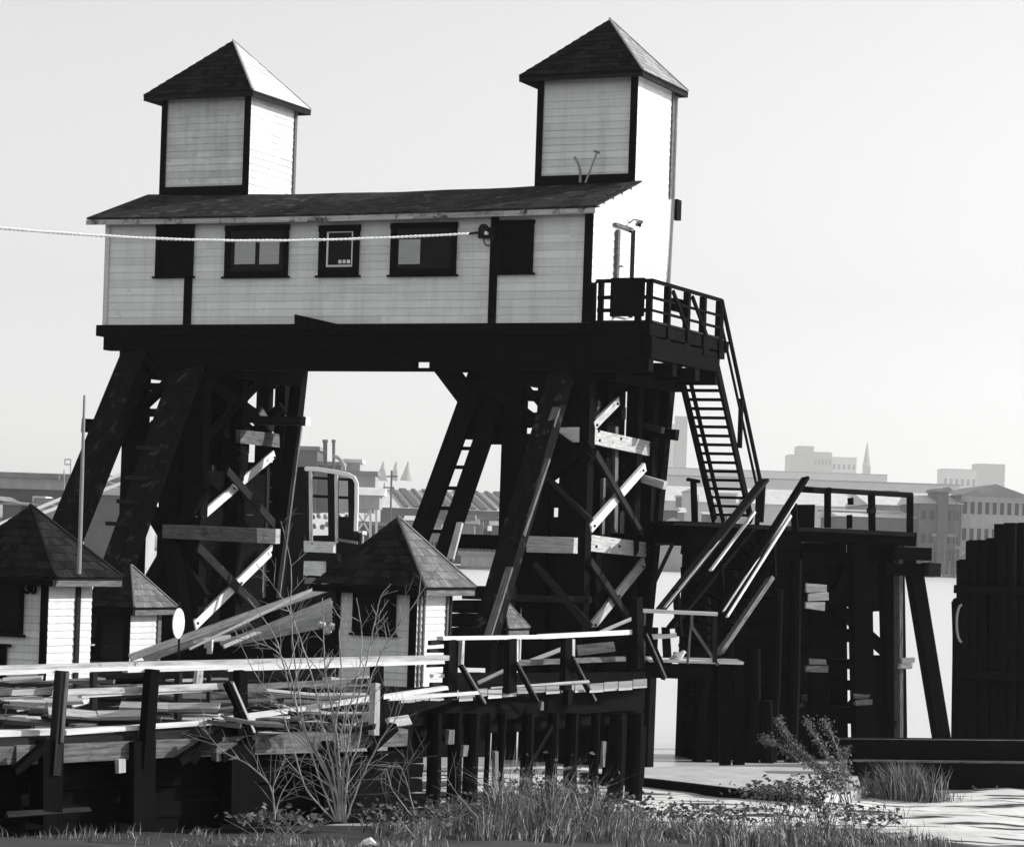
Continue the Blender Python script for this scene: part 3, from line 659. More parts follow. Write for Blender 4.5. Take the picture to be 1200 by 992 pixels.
for u0, vt, w, d in ((826, 700, 15, -.35), (858, 668, 13, -.3), (884, 760, 16, -.4), (912, 690, 13, -.35), (933, 655, 14, -.3), (846, 800, 14, -.45), (898, 820, 15, -.5)):
    p = PPd(d).at(u0, vt); b = MB(); k_ = wpx(p, EX, w) / 2; e_ = V((p.x + random.uniform(-.1, .1), p.y, -.4)); b.tube([p, p.lerp(e_, .5) + V((random.uniform(-.04, .04), 0, 0)), e_], [k_ * .9, k_, k_ * 1.08], 9); b.build('fender_pile', CREO, pier)
def ppile(u0, v0, u1, v1, w, d, m=CREO, name='pile'): return mem(pier, name, m, PPd(d), u0, v0, u1, v1, w, .35, rag=.012)
for u0, u1, w, d, v1 in ((960, 962, 22, .6, 892), (982, 985, 20, 1.2, 885), (1011, 1016, 22, .0, 892),  (1046, 1052, 19, .3, 892), (940, 941, 16, .5, 892), (1058, 1062, 6, 2.8, 880)):
    ppile(u0, 636, u1, v1, w, d)
ppile(1056, 640, 1057, 885, 3.5, -.1, GREYW, 'batten')
ppile(1074, 664, 1110, 880, 15, -.1, CREO, 'raking_pile')
mem(pier, 'crossbeam', CREO, PPd(-.3), 1050, 648, 1093, 649, 15, .35); mem(pier, 'crossbeam', CREO, PPd(.3), 940, 652, 1075, 655, 13, .3)
mem(pier, 'crossbeam', CREO, PPd(-.2), 1040, 667, 1103, 667, 14, .35); mem(pier, 'bollard_end', DARK, PPd(-.45), 1090, 667, 1104, 668, 16, .4)
for v0, v1, uu in ((700, 712, 1055), (742, 752, 1055), (776, 782, 1060), (800, 806, 1050), (835, 850, 1040), (868, 872, 1060), (656, 676, 1020), (720, 735, 1000), (755, 775, 1000), (815, 822, 1010), (880, 884, 1060)):
    mem(pier, 'crossbeam', CREO, PPd(.75), 940, v0, uu - 40, v0 + 3, v1 - v0 + 5, .3)
mem(pier, 'brace', CREO, PPd(.9), 960, 690, 1048, 770, 13, .15); mem(pier, 'brace', CREO, PPd(1.0), 1048, 780, 960, 870, 13, .15); mem(pier, 'brace', CREO, PPd(1.0), 950, 780, 1010, 640, 16, .15)
for u0, v0, u1, w, m_ in ((947, 699, 972, 30, PALEW), (947, 779, 972, 16, GREYW), (1000, 819, 1023, 14, GREYW), (1056, 777, 1073, 12, PALEW), (938, 822, 946, 14, DARK)):
    k_ = 3 if w > 20 else 2
    for j_ in range(k_):
        h_ = w / k_; mem(pier, 'pale_block', m_, PPd(-.35 - .04 * j_ if u0 < 1050 else -.2), u0 + random.uniform(-2, 3), v0 - w / 2 + h_ * (j_ + .5), u1 + random.uniform(-4, 2), v0 - w / 2 + h_ * (j_ + .5) + random.uniform(-1.5, 1.5), h_ * random.uniform(.75, .97), .1, rag=.03)
ppile(1030, 636, 1031, 716, 17, 1.0); ppile(1032, 768, 1034, 885, 17, 1.0)
# railing of the pier deck
for u, v0, v1, w in ((971, 571, 618, 6), (1023, 577, 621, 6), (1068, 579, 624, 6), (999, 583, 591, 5), (998, 603, 619, 5), (937, 590, 617, 0)):
    if w: mem(pier, 'rail_post', CREO, PPd(-.15), u, v0, u, v1, w, .12)
mem(pier, 'rail', DARK, PPd(-.2), 955, 573, 1072, 580, 6, .12); mem(pier, 'rail', CREO, PPd(-.16), 940, 573, 968, 575, 7, .12); mem(pier, 'rail', PALEW, PPd(2.4), 960, 598, 1065, 602, 3, .05)
mem(pier, 'block', CREO, PPd(-.1), 946, 591, 946, 618, 18, .5)
mem(pier, 'rail', DARK, PPd(-.22), 1020, 598, 1028, 598, 6, .2)
b = MB(); seg(b, PPd(.2), 815, 563, 816, 614, 5.5, .12); seg(b, PPd(.15), 808, 561.5, 822, 564, 4, .14); o = solo(b, 'mooring_post', CREO, tuple(PPd(.2).at(816, 613)), 'short lone black post with a flat cap at the left end of the pier deck', 'post')
# gangway going down towards us
gw = thing('gangway', P(845, 775, 62.5), 'steep sunlit-edged gangway dropping left from the pier deck to the low landing', 'gangway')
def g2(name, m, a, b_, w, t=.08, n=None): return rake(gw, name, m, a, b_, w, t, n or V((0.6, .8, 0)))
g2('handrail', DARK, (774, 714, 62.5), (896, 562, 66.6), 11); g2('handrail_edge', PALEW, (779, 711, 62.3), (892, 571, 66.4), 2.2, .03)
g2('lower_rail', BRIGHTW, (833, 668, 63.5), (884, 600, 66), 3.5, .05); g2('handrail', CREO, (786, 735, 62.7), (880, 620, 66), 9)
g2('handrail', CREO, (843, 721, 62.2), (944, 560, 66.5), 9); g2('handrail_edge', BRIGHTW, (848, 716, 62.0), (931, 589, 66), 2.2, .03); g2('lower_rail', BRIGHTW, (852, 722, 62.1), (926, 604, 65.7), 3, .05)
g2('stringer', GREYW, (843, 765, 62), (903, 677, 65), 8, .1)
for a, c in (((792, 690, 62.9), (796, 745, 62.9)), ((842, 640, 64.5), (846, 700, 64.5)), ((905, 622, 65.5), (906, 675, 65.5)), ((930, 590, 66), (932, 622, 66))): g2('post', CREO, a, c, 7)
b = MB()
for i in range(16):
    k = i / 15; a = P(792 + 92 * k, 765 - 140 * k, 62.6 + 3.6 * k); c = P(842 + 62 * k, 770 - 110 * k, 62 + 3.4 * k); b.beam(a, c, .06, .28, W)
b.build('treads', CREO, gw)

# low landing with its railing
ZD = 2.5
ld = thing('landing', P(815, 778, 61.4), 'low landing stage with a bright railing at the foot of the gangway', 'landing stage')
LP = Pl(P(760, 775, 61.2), (1, .02))
mem(ld, 'deck', BRIGHTW, LP, 762, 774, 872, 777, 3.5, 1.6); mem(ld, 'beam', CREO, LP, 757, 786, 836, 789, 15, 1.2)
b = MB(); p = LP.at(800, 790) 
LPf = Pl(LP.o - LP.n * .15, LP.d)
mem(ld, 'rail', BRIGHTW, LPf, 752, 715, 841, 719, 4.5, .1)
for u0, v0, u1, v1, w, m_ in ((756, 716, 755, 776, 2.5, GREYW), (811, 719, 811, 735, 3, GREYW), (810, 735, 806, 778, 2.5, GREYW), (838, 720, 838, 776, 5, DARK)): mem(ld, 'post', m_, LPf, u0, v0, u1, v1, w, .08)
mem(ld, 'brace', GREYW, LPf, 811, 733, 842, 779, 3, .06); mem(ld, 'brace', CREO, LPf, 756, 733, 778, 786, 7, .08)
LPb = Pl(LP.o + LP.n * 1.2, LP.d)
mem(ld, 'plank', BRIGHTW, LPb, 761, 746, 793, 744, 5, .4); mem(ld, 'pile', CREO, LPb, 781, 735, 783, 778, 9, .3)
for u in (850, 866): mem(ld, 'pile', CREO, LPb, u, 780, u + 1, 900, 13, .3)
# gull on the landing
b = MB(); gb = lambda u, v, d=.3: Pl(LP.o + LP.n * d, LP.d).at(u, v)
b.tube([gb(784, 772.6), gb(788, 771), gb(793, 769), gb(797, 767.6), gb(799.5, 765.5), gb(800.5, 764), gb(802, 763.8), gb(804, 764.6)], [.012, .06, .10, .095, .06, .055, .045, .008], 10)
gl = solo(b, 'gull', BIRD, tuple(gb(795, 776)), 'white gull with grey wings standing on the low landing', 'gull', smooth=True)
b = MB(); b.tube([gb(785, 772, .2), gb(790, 769, .19), gb(795, 768, .2)], [.01, .045, .03], 8); b.build('wing', METAL, gl, smooth=True)
for du in (0, 2.5): b = MB(); b.tube([gb(794 + du, 771), gb(794 + du, 776)], .01, 5); b.build('leg', GREYW, gl)

# dark dolphin of piles at the right edge
dl = thing('pile_cluster', G(1150, 892, 0), 'towering black cluster of mooring piles at the right edge of the view', 'pile cluster')
DP = lambda d: Pl((11.2 + .0, 63.0 + d), (1, .1))
tops = [(1122, 700), (1128, 655), (1139, 631), (1151, 632), (1163, 630), (1172, 612), (1184, 611), (1197, 612), (1210, 612), (1222, 615)]
for i, (u, vt) in enumerate(tops):
    for d in (0, .5, 1.0):
        b = MB(); q0 = DP(d + random.uniform(0, .2)).at(u + 3 * d, vt + random.uniform(0, 4)); q1 = DP(d).at(u + random.uniform(-2, 3) + (3 if i < 1 else 0), 888); q1.z = -.5
        b.tube([q0, q0.lerp(q1, .3) + V((random.uniform(-.04, .04), 0, 0)), q0.lerp(q1, .7), q1], [.15, .16, .17, .18], 9); b.build('pile', CREO, dl, smooth=False)
b = MB(); pts = [DP(-.3).at(1127 + 6 * math.cos(t), 730 + 22 * math.sin(t)) for t in [math.pi / 2 + i * math.pi / 8 for i in range(9)]]; b.tube(pts, .03, 6); b.build('cable_loop', METAL, dl)
for v in (690, 790): b = MB(); seg(b, DP(-.25), 1120, v, 1230, v + 3, 9, .1); b.build('band', CREO, dl)

# long timbers lying at the right foreground
BP = Pl(G(1000, 925, 0), (1, .07))
b = MB(); seg(b, Pl(BP.o + BP.n * .3, BP.d), 984, 878, 1290, 881, 25, .7, .01)
o = solo(b, 'baulk', CREO, tuple(G(1090, 900, 0)), 'upper long squared black timber lying above another beside the mooring piles', 'timber baulk')
b = MB(); seg(b, BP, 1001, 906, 1290, 909, 31, .8, .01)
o = solo(b, 'baulk', CREO, tuple(G(1090, 925, 0)), 'lower long squared black timber lying on the silt behind a grass tuft', 'timber baulk')
for (sp_, u0, v, u1, dv, d, lab) in ((BP, 984, 866.5, 1290, 3, .28, 0), (BP, 1001, 891.0, 1290, 3, -.06, 1)):
    b = MB(); seg(b, Pl(BP.o + BP.n * d, BP.d), u0, v, u1, v + dv, 2.2, .2)
    solo(b, 'plank', GREYW, tuple(G(1090, 925, 0)), ('thin grey plank along the top of the upper black timber', 'thin grey plank between the two long black timbers')[lab], 'plank')

# pale slab along the shore
zs = .32
def slab(pts, z, h): b = MB(); b.prism([G(u, v, z) for u, v in pts], EZ * -h); return b
b = slab([(688, 904), (780, 913), (872, 924), (960, 933), (1010, 925), (1000, 893), (900, 895), (735, 899)], zs, .5)
solo(b, 'slab', CONC, tuple(G(860, 905, .0)), 'pale flat concrete slab with a dark front edge at the waterside', 'slab')
b = MB(); 
for (a, c) in (((686, 905), (780, 914)), ((781, 914.2), (872, 925)), ((873, 925.2), (962, 935))):
    p0, p1 = G(a[0], a[1], zs), G(c[0], c[1], zs); n = EZ.cross(p1 - p0).normalized(); n = n if n.y < 0 else -n
    b.beam(p0 + n * .12 - EZ * .16, p1 + n * .12 - EZ * .16, .34, .2, n, .008)
solo(b, 'kerb_timber', CREO, tuple(G(780, 925, 0)), 'black timber edging along the front of the pale slab', 'timber edging')

# ================================================================== HUTS
def hut(pc, z0, w, dp, zw, za, oh, label, name='hut', front=SHEDW, side=SHEDW, roofm=(SHING, SHINGG), th=TH, n=9, group=None, corner=TRIM):
    """square hut with a pyramid roof; pc = the right front corner of its walls"""
    hx = V((math.cos(th), -math.sin(th), 0)); hy = V((math.sin(th), math.cos(th), 0)); c0 = V((pc.x, pc.y, 0))
    def H(x, y, z): return c0 + hx * x + hy * y + EZ * z
    h = thing(name, H(-w / 2, dp / 2, z0), label, 'hut', group)
    b = MB(); boards(b, H(-w, 0, 0), H(0, 0, 0), z0, zw, -hy, .135, .02); b.box(H(-w + .02, .02, z0), hx * (w - .04), hy * (dp - .04), EZ * (zw - z0)); b.build('front_wall', front, h)
    b = MB(); boards(b, H(.0, 0, 0), H(.0, dp, 0), z0, zw, hx, .135, .02); b.build('side_wall', side, h)
    b = MB(); boards(b, H(-w, dp, 0), H(-w, 0, 0), z0, zw, -hx, .135, .02); boards(b, H(0, dp, 0), H(-w, dp, 0), z0, zw, hy, .135, .02); b.build('rear_wall', side, h)
    b = MB(); b.box(H(-.13, -.045, z0), hx * .155, hy * .03, EZ * (zw - z0)); b.build('corner_board', corner, h)
    b = MB(); b.box(H(-w - .02, -.045, z0), hx * .1, hy * .03, EZ * (zw - z0)); b.build('corner_board', corner, h)
    e = [H(-w - oh, -oh, zw - .03), H(oh, -oh, zw - .03), H(oh, dp + oh, zw - .03), H(-w - oh, dp + oh, zw - .03)]; ap = H(-w / 2, dp / 2, za)
    b = MB()
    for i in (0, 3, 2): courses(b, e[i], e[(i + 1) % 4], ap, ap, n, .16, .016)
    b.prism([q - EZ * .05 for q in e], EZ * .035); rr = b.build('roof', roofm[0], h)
    b = MB(); courses(b, e[1], e[2], ap, ap, n, .16, .016); b.tube([e[1] + EZ * .02, ap + EZ * .03], .03, 5); b.tube([e[2] + EZ * .02, ap + EZ * .03], .03, 5); b.build('shingles', roofm[1], rr)  # right slope apart; its grey version has the sunlight in the colour
    for i in range(4):
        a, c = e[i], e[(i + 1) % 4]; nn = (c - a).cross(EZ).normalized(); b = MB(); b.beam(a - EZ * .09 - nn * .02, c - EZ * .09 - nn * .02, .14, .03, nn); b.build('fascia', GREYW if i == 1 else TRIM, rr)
    return h, H
# centre hut
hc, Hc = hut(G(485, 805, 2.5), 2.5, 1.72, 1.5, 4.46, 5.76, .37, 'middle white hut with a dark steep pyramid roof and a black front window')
def hbox(root, name, m, H, hx, hy, x0, x1, z0, z1, y=-.05, t=.03):
    b = MB(); b.box(H(x0, y, z0), hx * (x1 - x0), hy * t, EZ * (z1 - z0)); return b.build(name, m, root)
w_ = hbox(hc, 'window', TRIM, Hc, EX, EY, -1.36, -.42, 3.5, 4.42, -.06, .035); 
b = MB(); b.box(Hc(-1.28, -.07, 3.58), EX * .78, EY * .008, EZ * .74); b.build('pane', GLASS, w_)
b = MB(); b.box(Hc(-1.4, -.11, 3.45), EX * 1.02, EY * .08, EZ * .045); b.build('sill', TRIM, w_)
for y0, m_ in ((.06, GREYW), (.24, GREYW), (1.26, GREYW), (1.4, DARK)):
    b = MB(); b.box(Hc(.022, y0, 2.5), EX * .03, EY * (.06 if m_ is GREYW else .08), EZ * 1.9); b.build('trim_board', m_, hc)
# left hut with its number
pcl = P(57, 678, 48.0); pcl.z = 0
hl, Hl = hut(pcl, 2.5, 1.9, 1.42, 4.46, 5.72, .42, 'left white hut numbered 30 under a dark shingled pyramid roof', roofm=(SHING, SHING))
w_ = hbox(hl, 'window', TRIM, Hl, EX, EY, -1.2, -.50, 3.36, 4.4, -.06, .035)
b = MB(); b.box(Hl(-1.12, -.07, 3.44), EX * .54, EY * .008, EZ * .9); b.build('pane', GLASS, w_)
b = MB(); b.box(Hl(-1.3, -.12, 3.31), EX * .86, EY * .09, EZ * .045); b.build('sill', TRIM, w_)
b = MB(); b.box(Hl(-1.45, -.07, 2.5), EX * .62, EY * .025, EZ * .64); b.build('hatch', TRIM, hl)
b = MB(); b.box(Hl(-1.45, -.12, 3.12), EX * .72, EY * .07, EZ * .05); b.build('ledge', TRIM, hl)
b = MB(); b.box(Hl(.022, .86, 2.5), EX * .035, EY * .13, EZ * 1.9); b.build('trim_board', DARK, hl)
cu = bpy.data.curves.new('number', 'FONT'); cu.body = '30'; cu.size = .26; cu.extrude = .006; cu.offset = .014
t_ = bpy.data.objects.new('t', cu); COL.objects.link(t_); bpy.context.view_layer.update()
me = bpy.data.meshes.new_from_object(t_); bpy.data.objects.remove(t_); me.materials.clear(); me.materials.append(TRIM)
no = bpy.data.objects.new('house_number', me); COL.objects.link(no); no.parent = hl
no.rotation_euler = (math.pi / 2, 0, -TH); no.location = Hl(-.475, -.062, 4.12) - hl.location; no.scale = (1.0, 1.0, 1)
tag(no, 'black number 30 beside the corner board', None)
# pole, and far small huts
b = MB(); b.tube([P(99, 463, 47.6), P(96, 560, 47.6), P(92.5, 672, 47.6)], [.022, .035, .04], 7)
solo(b, 'pole', METAL, tuple(P(92.5, 672, 47.6)), 'thin straight pale pole rising from the roof of the hut numbered 30', 'pole')
p3 = P(153, 709, 57); p3.z = 0
h3, H3 = hut(p3, 1.9, .8, 1.2, 3.7, 4.55, .28, 'small hut with a blank sunlit white wall behind the loose planks', roofm=(SHING, SHINGG), n=7, front=DARK)
b = MB(); b.box(H3(.022, 1.06, 1.9), EX * .03, EY * .14, EZ * 1.75); b.build('trim_board', GREYW, h3)
p4 = P(591, 731, 60); p4.z = 0
h4, H4 = hut(p4, 1.5, .4, .8, 3.42, 4.02, .2, 'smallest hut with a shingled roof half hidden behind the right hand raking leg', roofm=(SHING, SHINGG), n=6, front=DARK)
b = MB(); b.box(H4(.022, .55, 1.5), EX * .03, EY * .13, EZ * 1.9); b.build('trim_board', DARK, h4)

# cage with a curved white top behind the left trestle
cg = thing('gallows_cage', P(380, 760, 95).xy.to_3d(), 'black open timber cage with a curved white top rail behind the middle hut', 'cage frame')
CP = lambda d: Pl(P(380, 600, 95 + d), EX)
b = MB(); b.tube([CP(0).at(358, 549), CP(0).at(372, 549.5), CP(0).at(395, 553), CP(0).at(408, 556), CP(0).at(415, 559.5), CP(0).at(418, 566), CP(0).at(418, 590), CP(0).at(417, 622)], .08, 8)
b.build('top_rail', BRIGHTW, cg)
for u, v0, v1, w in ((352, 549, 760, 15), (386.5, 553, 640, 8), (411, 562, 628, 7)): mem(cg, 'post', CREO, CP(.1), u, v0, u + 1, v1, w, .3)
for u, v0, v1 in ((363, 552, 636), (393, 555, 636)): mem(cg, 'edge_strip', PALEW, CP(-.02), u, v0, u + .5, v1, 3.2, .06)  # lit edges of the black posts, painted as pale strips
mem(cg, 'crossbeam', CREO, CP(.15), 340, 558, 414, 562, 3, .2); mem(cg, 'crossbeam', CREO, CP(.15), 340, 579.5, 410, 583, 3, .2); mem(cg, 'crossbeam', CREO, CP(.2), 340, 551, 362, 551, 9, .3)
mem(cg, 'panel', CREO, CP(.4), 330, 700, 395, 700, 146, .2); mem(cg, 'panel', CREO, CP(.35), 395, 660, 420, 661, 74, .2)
mem(cg, 'panel', CREO, CP(.3), 330, 612, 348, 612, 80, .2)
mem(cg, 'crossbeam', CREO, CP(.2), 395, 617, 415, 618, 24, .2)
mem(cg, 'beam_end', PALEW, CP(-.5), 355, 640, 390, 641, 13, .2); mem(cg, 'beam_end', PALEW, CP(-.5), 355, 665, 378, 666, 17, .2); mem(cg, 'beam_end', GREYW, CP(-.5), 356, 680, 366, 680, 7, .2)
mem(cg, 'beam_end', CREO, CP(-.45), 340, 653, 395, 653, 8, .3); mem(cg, 'rail', GREYW, CP(-.3), 395, 632, 418, 636, 3, .08)
for i, (u, v) in enumerate(((367, 605), (374, 604), (382, 605), (369, 616), (378, 617), (384, 614), (398, 605), (407, 605))):
    b = MB(); p = CP(.9).at(u, v); r_ = .09; b.tube([p - EZ * .1, p - EZ * .05, p + EZ * .04, p + EZ * .09], [.06, .1, .1, .05], 7)
    o = b.build('float', CONC, cg, smooth=True)
# dark low shed closing the view under the house
b = MB()
# ================================================================== DECK AND BOARDWALK
LRo, LRd = G(15, 885, ZD), (G(470, 862, ZD) - G(15, 885, ZD)); LR = Pl(LRo, LRd)
RRo, RRd = G(530, 818, ZD), (G(757, 803, ZD) - G(530, 818, ZD)); RR = Pl(RRo, RRd)
def LRp(d): return Pl(LR.o + LR.n * d, LR.d)
def RRp(d): return Pl(RR.o + RR.n * d, RR.d)
dk = thing('boardwalk', G(300, 860, 0), 'wide black-planked boardwalk on piles carrying the small huts', 'boardwalk')
outer = [G(-160, 895, ZD), G(15, 885, ZD), G(470, 862, ZD), G(492, 830, ZD), G(530, 818, ZD), G(757, 803, ZD)]
back = [G(-160, 775, ZD), G(40, 771, ZD), G(300, 776, ZD), G(480, 786, ZD), G(600, 788, ZD), G(757, 787, ZD)]
b = MB()
for i in range(5):
    a0, a1, c0, c1 = outer[i], outer[i + 1], back[i], back[i + 1]; n = max(2, int((a1 - a0).length / .24))
    for k in range(n):
        s0_, s1_ = k / n, (k + 1) / n - .012 / max(.3, (a1 - a0).length)
        h = random.uniform(-.008, .008); e_ = random.uniform(-.06, .06); q0, q1 = a0.lerp(a1, s0_), a0.lerp(a1, s1_); r0, r1 = c0.lerp(c1, s0_), c0.lerp(c1, s1_)
        b.prism([q0 + (q0 - r0).normalized() * e_ + EZ * h, q1 + (q1 - r1).normalized() * e_ + EZ * h, r1 + EZ * h, r0 + EZ * h], EZ * -.06)
b.build('deck', CREO, dk)
# right edge planks, bleached
b = MB()
for k in range(17):
    u0 = 470 + k * 17; u1 = u0 + 16.2; 
    def ed(u, dv): return G(u, (818 + (530 - u) * .05 if u < 530 else 818 - (u - 530) * .066) + dv, ZD)
    r = random.uniform(-1.5, 1.5); b.prism([ed(u0, -7 + r) + EZ * .02, ed(u1, -7 + r) + EZ * .02, ed(u1, 1 + r) + EZ * .02, ed(u0, 1 + r) + EZ * .02], EZ * -.045)
b.build('edge_planks', PALEW, dk)
# beams and piles beneath the right part
mem(dk, 'edge_beam', CREO, RRp(.15), 470, 838, 757, 818, 26, .3); mem(dk, 'edge_beam', CREO, RRp(1.6), 470, 835, 757, 816, 40, .3)
mem(dk, 'lower_beam', CREO, RRp(.3), 480, 856, 757, 838, 16, .3)
for a, c in ((455, 487), (500, 519), (524, 543), (544, 564), (570, 577), (584, 595), (611, 628), (641, 657), (662, 680), (692, 705), (713, 734), (734, 757)):
    p = RRp(.1).at((a + c) / 2, 835); q = V((p.x, p.y, -.2)); bb = MB(); bb.tube([p, p.lerp(q, .5) + V((random.uniform(-.03, .03), 0, 0)), q], [wpx(p, EX, c - a) / 2 * k for k in (.80, .84, .88)], 9); bb.build('pile', CREO, dk)
mem(dk, 'blocking', CREO, RRp(.5), 470, 872, 575, 872, 30, .1); mem(dk, 'blocking', CREO, RRp(.5), 575, 850, 757, 844, 16, .1)
mem(dk, 'blocking', CREO, RRp(.55), 712, 885, 757, 885, 70, .1); mem(dk, 'brace', CREO, RRp(-.05), 620, 900, 650, 850, 6, .1)
for u, v0, v1, w in ((532, 855, 872, 7), (549, 873, 886, 6), (586, 880, 945, 5), (641, 822, 832, 3), (709, 868, 898, 3.5)): mem(dk, 'splintered_batten', GREYW, RRp(-.16), u, v0, u - 1, v1, w, .05)
# bulkhead below the left part
mem(dk, 'edge_beam', GREYW, LRp(-.12), 20, 884, 290, 873, 22, .2, label='rough grey beam along the outer edge'); mem(dk, 'edge_beam', GREYW, LRp(-.12), 290.5, 872.5, 480, 864, 20, .2)
mem(dk, 'edge_beam', GREYW, LRp(-.12), -170, 892, 19.5, 884.5, 22, .2)
for k in range(5): mem(dk, 'bulkhead_board', CREO, LRp(.12 + .02 * k), -170, 909 + k * 17, 500, 886 + k * 17, 17.2, .12)
for u, w in ((66, 24), (174, 26), (290, 28), (396, 18), (-20, 22)): mem(dk, 'pile', CREO, LRp(-.25), u, 868, u - 2, 965, w, .25)
for a in ((20, 905, 56, 874), (228, 893, 246, 866), (214, 893, 262, 862), (265, 888, 300, 868), (440, 880, 470, 852)): mem(dk, 'brace', CREO, LRp(-.42), a[0], a[1], a[2], a[3], 10, .1)
mem(dk, 'block', PALEW, LRp(-.3), 149, 890, 149, 906, 9, .08); mem(dk, 'block', GREYW, LRp(-.35), 255, 881, 278, 879, 20, .1)
# ------------- left railing
lrail = thing('railing', G(180, 885, ZD), 'long weathered railing of stacked pale planks along the left boardwalk', 'railing')
RAILT = 3.0
for (u0, v0, u1, v1, w, m_, d) in ((-160, 788, 150, 778.5, 5.5, PALEW, 0), (-160, 793.5, 152, 784, 5, BRIGHTW, -.02), (151, 779, 530, 771, 6.5, PALEW, 0), (153, 784.5, 272, 781.5, 5.5, BRIGHTW, -.02), (273, 783.5, 526, 775.5, 5, BRIGHTW, -.03)):
    mem(lrail, 'top_rail', m_, LRp(-.15 + d), u0, v0, u1, v1, w, .14 if w > 6 else .1)
for (u0, v0, u1, v1, w, m_) in ((14, 812, 71, 809, 6, PALEW), (80, 811, 270, 803, 6, PALEW), (98, 815, 164, 812, 4.5, BRIGHTW), (183, 811, 252, 808, 3.5, BRIGHTW), (275, 806, 452, 797, 7, GREYW), (10, 820, 55, 818, 4, BRIGHTW)):
    mem(lrail, 'middle_rail', m_, LRp(-.05), u0, v0, u1, v1, w, .08)
for (u0, v0, u1, v1, w, m_) in ((-120, 864, 68, 858, 7, BRIGHTW), (78, 858, 300, 843, 5.5, BRIGHTW), (-100, 872, 160, 866, 9, DARK), (165, 862, 300, 858, 10, DARK)):
    mem(lrail, 'bottom_rail', m_, LRp(-.06), u0, v0, u1, v1, w, .1)
for u0, v0, u1, v1, w, m_ in ((79, 786, 70, 908, 10, DARK), (186, 784, 177, 900, 10, CREO), (290, 786, 290, 862, 10, CREO), (450, 781, 450, 862, 10, CREO), (444, 800, 442, 862, 6, PALEW), (-30, 790, -36, 905, 10, CREO)): mem(lrail, 'post', m_, LRp(-.28 if w == 10 else -.3), u0, v0, u1, v1, w, .12)
mem(lrail, 'post_edge', GREYW, LRp(-.30), 82, 788, 76, 870, 3, .05)
mem(lrail, 'brace', PALEW, LRp(-.32), 277, 800, 303, 858, 3.5, .08); mem(lrail, 'brace', CREO, LRp(-.3), 272, 800, 298, 858, 5, .08)
mem(lrail, 'sloping_rail', BRIGHTW, LRp(.3), 240, 848, 530, 806, 5, .08, label='bleached plank sloping up along the railing')
# small posts standing behind on the deck
zb2 = G(112, 830, ZD)
for i, (u, v0, v1, w, m_, lab) in enumerate(((112, 788, 838, 5, DARK, 'short dark stake on the boardwalk between the first two railing posts'), (213, 788, 842, 5, DARK, 'slim dark stake behind the railing just right of the second post'), (237, 782, 802, 6, PALEW, 'stubby pale stake behind the top rail, below the white round sign'), (250, 790, 836, 2, DARK, 'thinnest dark stake behind the left railing'))):
    b = MB(); seg(b, LRp(1.2 + .2 * i), u, v0, u - 1, v1, w, .08); p = LRp(1.2 + .2 * i).at(u - 1, v1); solo(b, 'stake', m_, tuple(p), lab, 'stake')
# ------------- right railing
rr = thing('railing', G(640, 812, ZD), 'short railing with slanted struts on the boardwalk below the right trestle', 'railing')
mem(rr, 'top_rail', BRIGHTW, RRp(-.1), 523, 748, 640, 746.5, 5, .14); mem(rr, 'top_rail', BRIGHTW, RRp(-.1), 640.5, 746.5, 757, 740, 5, .14)
for u0, v0, u1, v1, w, m_ in ((537, 750, 535, 820, 11, CREO), (544, 750, 543, 780, 3, PALEW), (603, 749, 602, 812, 9, CREO), (609, 750, 609, 778, 3, PALEW), (670, 748, 669, 808, 8, CREO), (676, 749, 676, 770, 3, PALEW), (754, 700, 755, 782, 8, CREO), (669, 808, 668, 826, 6, CREO)): mem(rr, 'post', m_, RRp(-.22), u0, v0, u1, v1, w, .12)
for u0, v0, u1, v1, m_ in ((543, 780, 569, 824, CREO), (609, 777, 633, 821, CREO), (676, 770, 702, 821, CREO), (758, 742, 780, 794, CREO)):
    mem(rr, 'strut', m_, RRp(-.36), u0, v0, u1, v1, 5, .07); mem(rr, 'strut_edge', GREYW, RRp(-.40), u0 + 2, v0, u1 + 2, v1, 1.6, .03)
mem(rr, 'middle_rail', GREYW, RRp(.3), 608, 777, 735, 772, 6, .08)
for v, u1 in ((752, 530), (762, 532), (778, 526), (791, 526), (801, 530)): mem(rr, 'rail_end', BRIGHTW if v in (791,) else DARK, RRp(-.05), 508, v + 1, u1, v, 5, .08)

